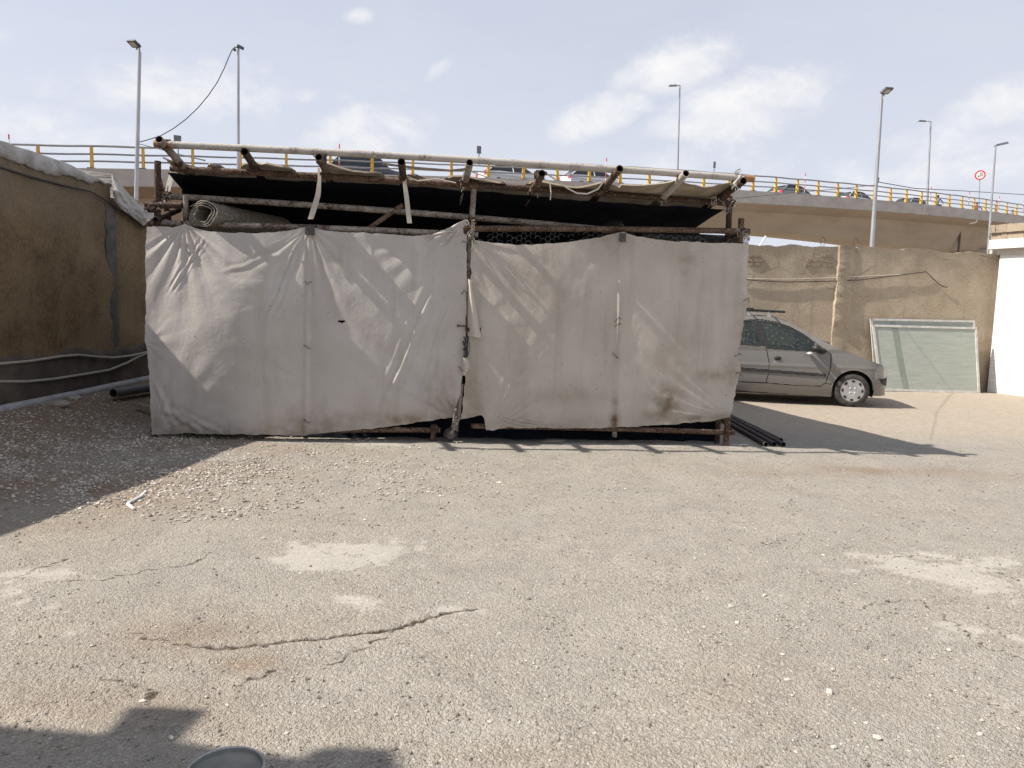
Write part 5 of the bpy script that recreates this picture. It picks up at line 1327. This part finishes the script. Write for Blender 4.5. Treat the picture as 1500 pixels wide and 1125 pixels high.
    m_trim = ((d_gf < .024) | (d_gr < .024)) & ~m_gf & ~m_gr
    bp = W([(225, 378), (300, 375), (345, 586), (285, 572)]); m_trim |= inpoly(X, Z, bp) & ~m_gf & ~m_gr
    m_df, m_dr = inpoly(X, Z, df), inpoly(X, Z, dr) & ~inpoly(X, Z, df)
    gap = (dist(df) < .0065) | (dist(dr) < .0065)
    bl = W([(838, 872), (850, 878)]); gap |= poly_dist(X, Z, W([(800, 868), (862, 876)])) < .006
    gap |= poly_dist(X, Z, W([(1150, 836), (1195, 832)])) < .006
    m_rub = inpoly(X, Z, rub); m_hl = inpoly(X, Z, hl); m_bp = inpoly(X, Z, bump_)
    lab = np.zeros(X.shape, int)
    lab[m_df] = 1; lab[m_dr] = 2; lab[m_trim & (X < C(760, 0)[0])] = 5; lab[gap & (lab != 5)] = 6; lab[m_gf] = 3; lab[m_gr] = 4; lab[m_hl] = 8; lab[m_bp] = 9; lab[m_rub] = 7
    lab[~inside] = -1
    names = {0: ('body', 'car_paint', 0), 1: ('door', 'car_paint', .001), 2: ('door', 'car_paint', .001), 3: ('window', 'car_glass', -.008), 4: ('window', 'car_glass', -.008), 5: ('window_trim', 'black_plastic', -.002), 6: ('panel_gap', 'black_plastic', -.018), 7: ('rubbing_strip', 'rubber', .014), 8: ('headlight', 'headlamp', .002), 9: ('bumper_strip', 'rubber', .012)}
    parts = {}
    for k, (nm, mt, off) in names.items():
        cell = lab[:-1, :-1] == k
        if not cell.any(): continue
        for sgn in (-1, 1):
            Y = sgn*np.maximum(Wd+off, .0); G = np.stack([X, Y, Z], -1)
            ii, jj = np.nonzero(cell); vid = -np.ones(X.shape, int)
            quads = np.stack([ii*X.shape[1]+jj, (ii+1)*X.shape[1]+jj, (ii+1)*X.shape[1]+jj+1, ii*X.shape[1]+jj+1], 1)
            used, inv = np.unique(quads, return_inverse=True); inv = inv.reshape(quads.shape)
            V = G.reshape(-1, 3)[used]
            b = MB(); b.add(V, [tuple(q) if sgn < 0 else tuple(q[::-1]) for q in inv])
            o = b.build(nm, M[mt], t, angle=60); parts[(k, sgn)] = o
    # roof, bonnet and screens between the two flanks
    def top_strip(x0, x1, name, mat, n=70, crown=.035, zoff=0.0):
        q = np.linspace(x0, x1, n); rows = []
        for x in q:
            z = float(np.interp(x, tx, tz)); w = float(halfw(x, z)); rows.append([(x, w*s, z-.006+zoff+crown*(1-s*s)) for s in np.linspace(-1, 1, 17)])
        b = MB(); b.grid(np.array(rows), flip=True); return b.build(name, M[mat], t, angle=60)
    xcowl = C(850, 578)[0]; xhead = C(425, 0)[0]
    top_strip(xcowl, xf-.012, 'bonnet', 'car_paint', crown=.03); top_strip(xhead, xcowl, 'windscreen', 'car_glass', crown=.05)
    top_strip(-2.62, xhead, 'roof', 'car_paint', crown=.045); top_strip(-3.02, -2.62, 'rear_window', 'car_glass'); top_strip(-3.118, -3.02, 'tailgate', 'car_paint')
    # floor and cabin
    b = MB(); b.box((-1.35, 0, .235), (3.3, 1.42, .03)); b.box((-.56, 0, .60), (.04, 1.36, .62)); b.box((-.75, 0, .82), (.45, 1.34, .12)); b.build('cabin_floor', M['interior'], t, smooth=False)
    for sx, sy in ((-1.45, -.36), (-1.45, .36)):
        b = MB(); b.ell((sx+.25, sy, .50), (.30, .24, .13)); b.ell((sx-.06, sy, .80), (.11, .23, .34)); b.ell((sx-.13, sy, 1.14), (.06, .14, .10)); b.build('seat', M['interior'], t)
    b = MB(); b.ell((-2.2, 0, .80), (.12, .62, .32)); b.ell((-1.95, 0, .5), (.28, .62, .13)); b.build('rear_seat', M['interior'], t)
    # wheels
    for xw in (0.0, -2.44):
        for sg in (-1, 1):
            c = np.array([xw, sg*(HW-.085), .283]); ax = np.array([0, float(sg), 0])
            b = MB(); b.lathe([(.19, -.085), (.235, -.088), (.268, -.075), (.281, -.05), (.284, 0), (.281, .05), (.268, .075), (.235, .088), (.205, .086), (.19, .07)], c, ax, 48); w = b.build('wheel', M['dusty_rubber'], t)
            b = MB(); b.lathe([(.19, .05), (.196, .074), (.188, .084), (.165, .080), (.12, .086), (.06, .080), (0, .078)], c, ax, 48); h = b.build('hubcap', M['hubcap'], w)
            b = MB()
            for k in range(8):
                g = k*math.pi/4+.02; p = c+ax*.082+np.array([math.sin(g)*.158, 0, math.cos(g)*.158]); e = np.array([math.cos(g), 0, -math.sin(g)]); f_ = np.array([math.sin(g), 0, math.cos(g)])
                b.ell(p, (.031, .022, .006), [e, f_, ax], 14, 6)
            b.build('hub_slots', M['rubber'], h)
            b = MB()
            for k in range(4):
                g = k*math.pi/2+math.pi/4; b.ell(c+ax*.082+np.array([math.sin(g)*.055, 0, math.cos(g)*.055]), (.013, .016, .006), [np.array([1., 0, 0]), UPV, ax], 10, 5)
            b.build('hub_caps', M['white_paint'], h)
            b = MB(); n = 22; pr = []
            G = np.array([[(xw+.005+(ar+.004)*math.cos(a), sg*y, .295+(ar+.004)*math.sin(a)) for y in (HW-.012, HW-.30)] for a in np.linspace(-.35, math.pi+.35, n)]); b.grid(G)
            b.add([(xw, sg*(HW-.30), .295)]+[tuple(g[1]) for g in G], [(0, i+1, i+2) for i in range(n-1)]); b.build('arch_liner', M['rubber'], t)
            G = np.array([[(xw+.005+r_*math.cos(a), sg*(float(halfw(xw+.005+r_*math.cos(a), .295+r_*math.sin(a)))+o_), .295+r_*math.sin(a)) for r_, o_ in ((ar-.006, -.02), (ar-.006, .002), (ar+.010, .003), (ar+.018, -.001))] for a in np.linspace(.02, math.pi-.02, 40)])
            b = MB(); b.grid(G, flip=sg > 0); b.build('arch_lip', M['car_paint'], t)
    # mirror, handle, indicator
    for sg in (-1, 1):
        x, z = C(735, 600); y = sg*float(halfw(x, z)); b = MB(); 
        x2, z2 = C(720, 590)
        b.ell((x2, y+sg*.11, z2), (.075, .10, .062), None, 16, 10); b.ell((C(775, 612)[0], y+sg*.03, C(775, 612)[1]), (.075, .05, .05), None, 12, 8); mr = b.build('wing_mirror', M['black_plastic'], t)
        xm, zm = C(662, 632); b = MB(); b.ell((xm+.02, y+sg*.115, zm+.005), (.058, .085, .032), None, 14, 8); b.build('mirror_shell', M['hubcap'], mr)
        x, z = C(425, 668); y = sg*float(halfw(x, z)); b = MB(); b.ell((x, y+sg*.004, z), (.060, .022, .036), None, 18, 8); b.build('handle', M['rubber'], parts[(1, sg)])
        x, z = C(400, 702); b = MB(); b.ell((x, sg*float(halfw(x, z)), z), (.012, .006, .012), None, 10, 6); b.build('lock', M['hubcap'], parts[(1, sg)])
        x, z = C(885, 754); b = MB(); b.ell((x, sg*float(halfw(x, z)), z), (.024, .010, .014), None, 12, 6); b.build('indicator', simple('amber_lens', (.45, .36, .22), (.55, .45, .3), 9, .3), t)
        # underside
    b = MB(); b.box((-1.22, 0, .19), (1.75, 1.40, .05)); b.box((.20, 0, .2), (.40, 1.0, .05)); b.build('underbody', M['rubber'], t, smooth=False)
    # wipers
    b = MB(); b.tube([(xcowl+.03, -.45, float(np.interp(xcowl, tx, tz))+.03), (xcowl-.02, .1, float(np.interp(xcowl, tx, tz))+.065), (xcowl-.1, .45, float(np.interp(xcowl, tx, tz))+.08)], .010, 6); b.build('wiper', M['black_plastic'], t)
    # roof rack
    x1, z1 = C(378, 345); zr = C(370, 298)[1]; xe = C(508, 305)[0]
    r = MB(); 
    rk = thing('roof_rack', (0, 0, 0), None, None); rk.parent = t; rk['_local'] = 1
    for xx in (x1, C(215, 320)[0], x1-1.2):
        for sg in (-1, 1):
            zt = float(np.interp(xx, tx, tz)); b = MB(); y = sg*(float(halfw(xx, zt))-.015)
            b.prism([(xx-.035, y-.025, zt-.02), (xx+.035, y-.025, zt-.02), (xx+.02, y-.02, zr-.012), (xx-.015, y-.02, zr-.012)], (0, .05, 0)); b.build('rack_foot', M['hubcap'], rk, smooth=False)
        b = MB(); b.tube([(xx, -.62, zr-.005), (xx, .62, zr-.005)], .016, 8); b.build('cross_bar', M['black_plastic'], rk)
    for sg in (-1, 1):
        b = MB(); z0 = C(180, 285)[1]; b.tube([(x1-1.7, sg*.50, z0+.02), (C(180, 285)[0], sg*.50, z0), (xe, sg*.50, C(508, 305)[1])], .020, 8); b.tube([(C(180, 285)[0], sg*.50, z0+.02), (C(255, 276)[0], sg*.50, C(255, 278)[1])], .014, 6); b.build('side_bar', M['black_plastic'], rk)
    del t['_local'], rk['_local']
main_car()

# ================================================================ TRAFFIC ON THE OVERPASS
def small_car(name, label, col, x, n, group, suv=False, dark=False):
    p, tt, nn = bfr(x); o = bpt(x, n, -.25)
    rz = math.atan2(tt[1], tt[0])
    t = thing(name, o, label, 'car', group, rz, local=True)
    z1 = 1.75 if suv else 1.45; Lh = 2.3 if suv else 2.1
    prof = [(-Lh, .35), (-Lh, .85), (-Lh+.15, .98), (-Lh*.62, z1-.05), (-.5, z1), (.35, z1-.03), (1.05, .98), (1.75, .86), (Lh, .68), (Lh+.03, .35)]
    b = MB(); stations = []
    low = [(-Lh, .30), (-Lh-.03, .6), (-Lh+.02, .93), (-1.2, 1.0), (.9, .98), (1.7, .87), (Lh-.02, .70), (Lh+.05, .45), (Lh, .30)]
    rows = []
    for w, s in ((-.80, .93), (-.84, 1.0), (-.78, 1.0), (-.4, 1.03), (0, 1.04), (.4, 1.03), (.78, 1.0), (.84, 1.0), (.80, .93)):
        rows.append([(a*(1 if abs(w) < .8 else .985), w, zz*(s if zz > .8 else 1) if abs(w) not in (.84,) else min(zz, .75)) for a, zz in low])
    G = np.array(rows); b.grid(G); b.add(list(G[0]), [tuple(range(len(low)))]); b.add(list(G[-1]), [tuple(range(len(low)-1, -1, -1))])
    b.build('body', col, t, angle=35)
    gh = [(-Lh+.12, .96), (-Lh*.66, z1-.07), (.3, z1-.07), (1.02, .96)]
    b = MB(); G = np.array([[(a, w*(.78 if zz < 1.1 else .62), zz) for a, zz in gh] for w in (-1, 1)]); b.grid(G); b.add(list(G[0]), [(0, 1, 2, 3)]); b.add(list(G[1]), [(3, 2, 1, 0)]); b.build('windows', M['car_glass_far'], t, smooth=False)
    b = MB(); G = np.array([[(a, w, zz+.03*(1-w*w)) for w in (-.64, -.3, 0, .3, .64)] for a, zz in ((-Lh*.70, z1-.10), (-Lh*.6, z1-.04), (-.4, z1), (.2, z1-.03), (.36, z1-.10))]); b.grid(G, flip=True); rf = b.build('roof', col, t)
    b = MB()
    for sg in (-1, 1):
        for (a, c) in (((-Lh+.12, .97), (-Lh*.66, z1-.06)), ((-.35, .98), (-.40, z1-.06)), ((1.02, .97), (.30, z1-.06))):
            b.tube([(a[0], sg*.79, a[1]), (c[0], sg*.63, c[1])], .035, 6)
    b.build('pillars', col, t)
    for sg in (-1, 1):
        b = MB(); b.box((-Lh+.03, sg*.68, .82), (.14, .26, .22)); b.build('tail_light', M['red_paint'], t, smooth=False)
    for xw in (-1.3, 1.3):
        for sg in (-1, 1):
            b = MB(); b.lathe([(0, .09), (.2, .09), (.30, .08), (.31, 0), (.30, -.08), (0, -.09)], (xw, sg*.74, .31), (0, sg, 0), 18); b.build('wheel', M['rubber'], t)
    del t['_local']; return t
M['car_glass_far'] = simple('traffic_glass', (.03, .035, .04), (.05, .055, .06), 4, .12, 0, bump=0)
M['p_white'] = paint('white_car_paint', (.74, .74, .75), .06); M['p_silver'] = paint('silver_car_paint', (.42, .44, .45), .06); M['p_dark'] = paint('dark_car_paint', (.07, .08, .10), .06); M['p_green'] = paint('sage_car_paint', (.26, .31, .29), .06)
for px, n, col, suv, lab in [(540, 3.2, 'p_dark', True, 'dark high bodied car crossing the overpass at the shed centre left'), (752, 3.2, 'p_white', False, 'white car on the overpass above the shed middle post'),
                             (868, 3.2, 'p_white', False, 'white car on the overpass between the right hand rafters'), (985, 6.4, 'p_silver', False, 'car mostly hidden behind the canvas roof right part'),
                             (1160, 4.2, 'p_green', False, 'sage green car on the overpass just right of the shed'), (1252, 4.4, 'p_white', False, 'white car on the overpass left of the tall pale lamp post'),
                             (1337, 4.4, 'p_silver', False, 'silver grey car on the overpass near its expansion joint')]:
    small_car('passing_car', lab, M[col], x_at_px(px, n), n, 'cars crossing the overpass', suv)
# riders
def rider(px, n, shirt, trous, hair, labp, labm, s=1.0):
    x = x_at_px(px, n); p, tt, nn = bfr(x); o = bpt(x, n, -.25); rz = math.atan2(tt[1], tt[0])
    def P(a, b, z): return o+tt*a+nn*b+UPV*z
    t = thing('motorcycle', o, labm, 'motorcycle', 'motorcycles on the overpass')
    for xw in (-.62, .66):
        b = MB(); b.lathe([(.20, -.04), (.28, -.05), (.30, 0), (.28, .05), (.20, .04)], P(xw, 0, .30), nn, 20); b.build('wheel', M['rubber'], t)
    b = MB(); b.ell(P(.10, 0, .78), (.26, .14, .13), [tt, nn, UPV]); b.ell(P(0, 0, .45), (.25, .14, .18), [tt, nn, UPV]); b.tube([P(.66, 0, .30), P(.42, 0, .98)], .035, 6); b.tube([P(-.62, 0, .3), P(-.1, 0, .45)], .04, 6); b.build('frame', M['red_paint'], t)
    b = MB(); b.ell(P(-.38, 0, .80), (.36, .14, .07), [tt, nn, UPV]); b.build('saddle', M['rubber'], t)
    b = MB(); b.tube([P(.36, -.34, 1.02), P(.44, -.1, 1.0), P(.44, .1, 1.0), P(.36, .34, 1.02)], .018, 6); b.build('handlebar', M['iron'], t)
    b = MB(); b.ell(P(.52, 0, .90), (.08, .09, .09), [tt, nn, UPV]); b.build('headlight', M['headlamp'], t)
    # rider: one continuous skinned body
    J = {'pel': (-.22, 0, .90, .15), 'waist': (-.20, 0, 1.08, .13), 'chest': (-.13, 0, 1.32, .15), 'neck': (-.10, 0, 1.47, .055), 'head': (-.07, 0, 1.60, .095), 'crown': (-.08, 0, 1.70, .085)}
    for sg, k in ((-1, 'r'), (1, 'l')):
        J['sh'+k] = (-.12, sg*.19, 1.40, .065); J['el'+k] = (.08, sg*.30, 1.20, .045); J['ha'+k] = (.34, sg*.33, 1.06, .038); J['hip'+k] = (-.20, sg*.10, .88, .10); J['kn'+k] = (.18, sg*.20, .82, .07); J['an'+k] = (.02, sg*.20, .42, .045); J['fo'+k] = (.16, sg*.20, .36, .04)
    E = [('pel', 'waist'), ('waist', 'chest'), ('chest', 'neck'), ('neck', 'head'), ('head', 'crown')]
    for k in 'rl': E += [('chest', 'sh'+k), ('sh'+k, 'el'+k), ('el'+k, 'ha'+k), ('pel', 'hip'+k), ('hip'+k, 'kn'+k), ('kn'+k, 'an'+k), ('an'+k, 'fo'+k)]
    keys = list(J); me = bpy.data.meshes.new('person'); o0 = P(-.22, 0, .85)
    me.from_pydata([tuple(P(*J[k][:3])-o0) for k in keys], [(keys.index(a), keys.index(b)) for a, b in E], [])
    ob = bpy.data.objects.new('person', me); COL.objects.link(ob); ob.location = Vector(o0)
    m1 = ob.modifiers.new('skin', 'SKIN'); m1.use_smooth_shade = True
    for k, sv in zip(keys, me.skin_vertices[0].data): sv.radius = (J[k][3], J[k][3]); sv.use_root = (k == 'pel')
    ob.modifiers.new('sub', 'SUBSURF').levels = 1
    tm = NT('rider_clothes_'+hair); z = tm.n('SeparateXYZ'); tm.l(tm.co.outputs['Object'], z.inputs[0]); h = tm.math('MULTIPLY', z.outputs[2], 1.0)
    c = tm.mix(tm.math('GREATER_THAN', h, .07), trous, shirt); c = tm.mix(tm.math('GREATER_THAN', h, .63), c, (.34, .21, .14)); tm.set(c, .85)
    me.materials.append(tm.mat); tag(ob, labp, 'person', 'riders on the overpass')
    b = MB(); b.ell(P(-.085, 0, 1.67), (.115, .10, .105), [tt, nn, UPV], 12, 8); b.build('hair', M['rubber'], ob)
rider(1373, 3.0, (.10, .14, .24), (.06, .06, .07), 'a', 'dark haired person in blue shirt riding on the overpass', 'motorcycle under the blue shirted rider on the overpass')
rider(1430, 3.6, (.20, .05, .07), (.05, .05, .06), 'b', 'person in dark red top riding below the round red sign', 'motorcycle under the red topped rider on the overpass')
rider(1482, 4.4, (.16, .15, .15), (.06, .06, .06), 'c', 'person in dull grey top riding near the right picture edge', 'motorcycle under the grey topped rider on the overpass')
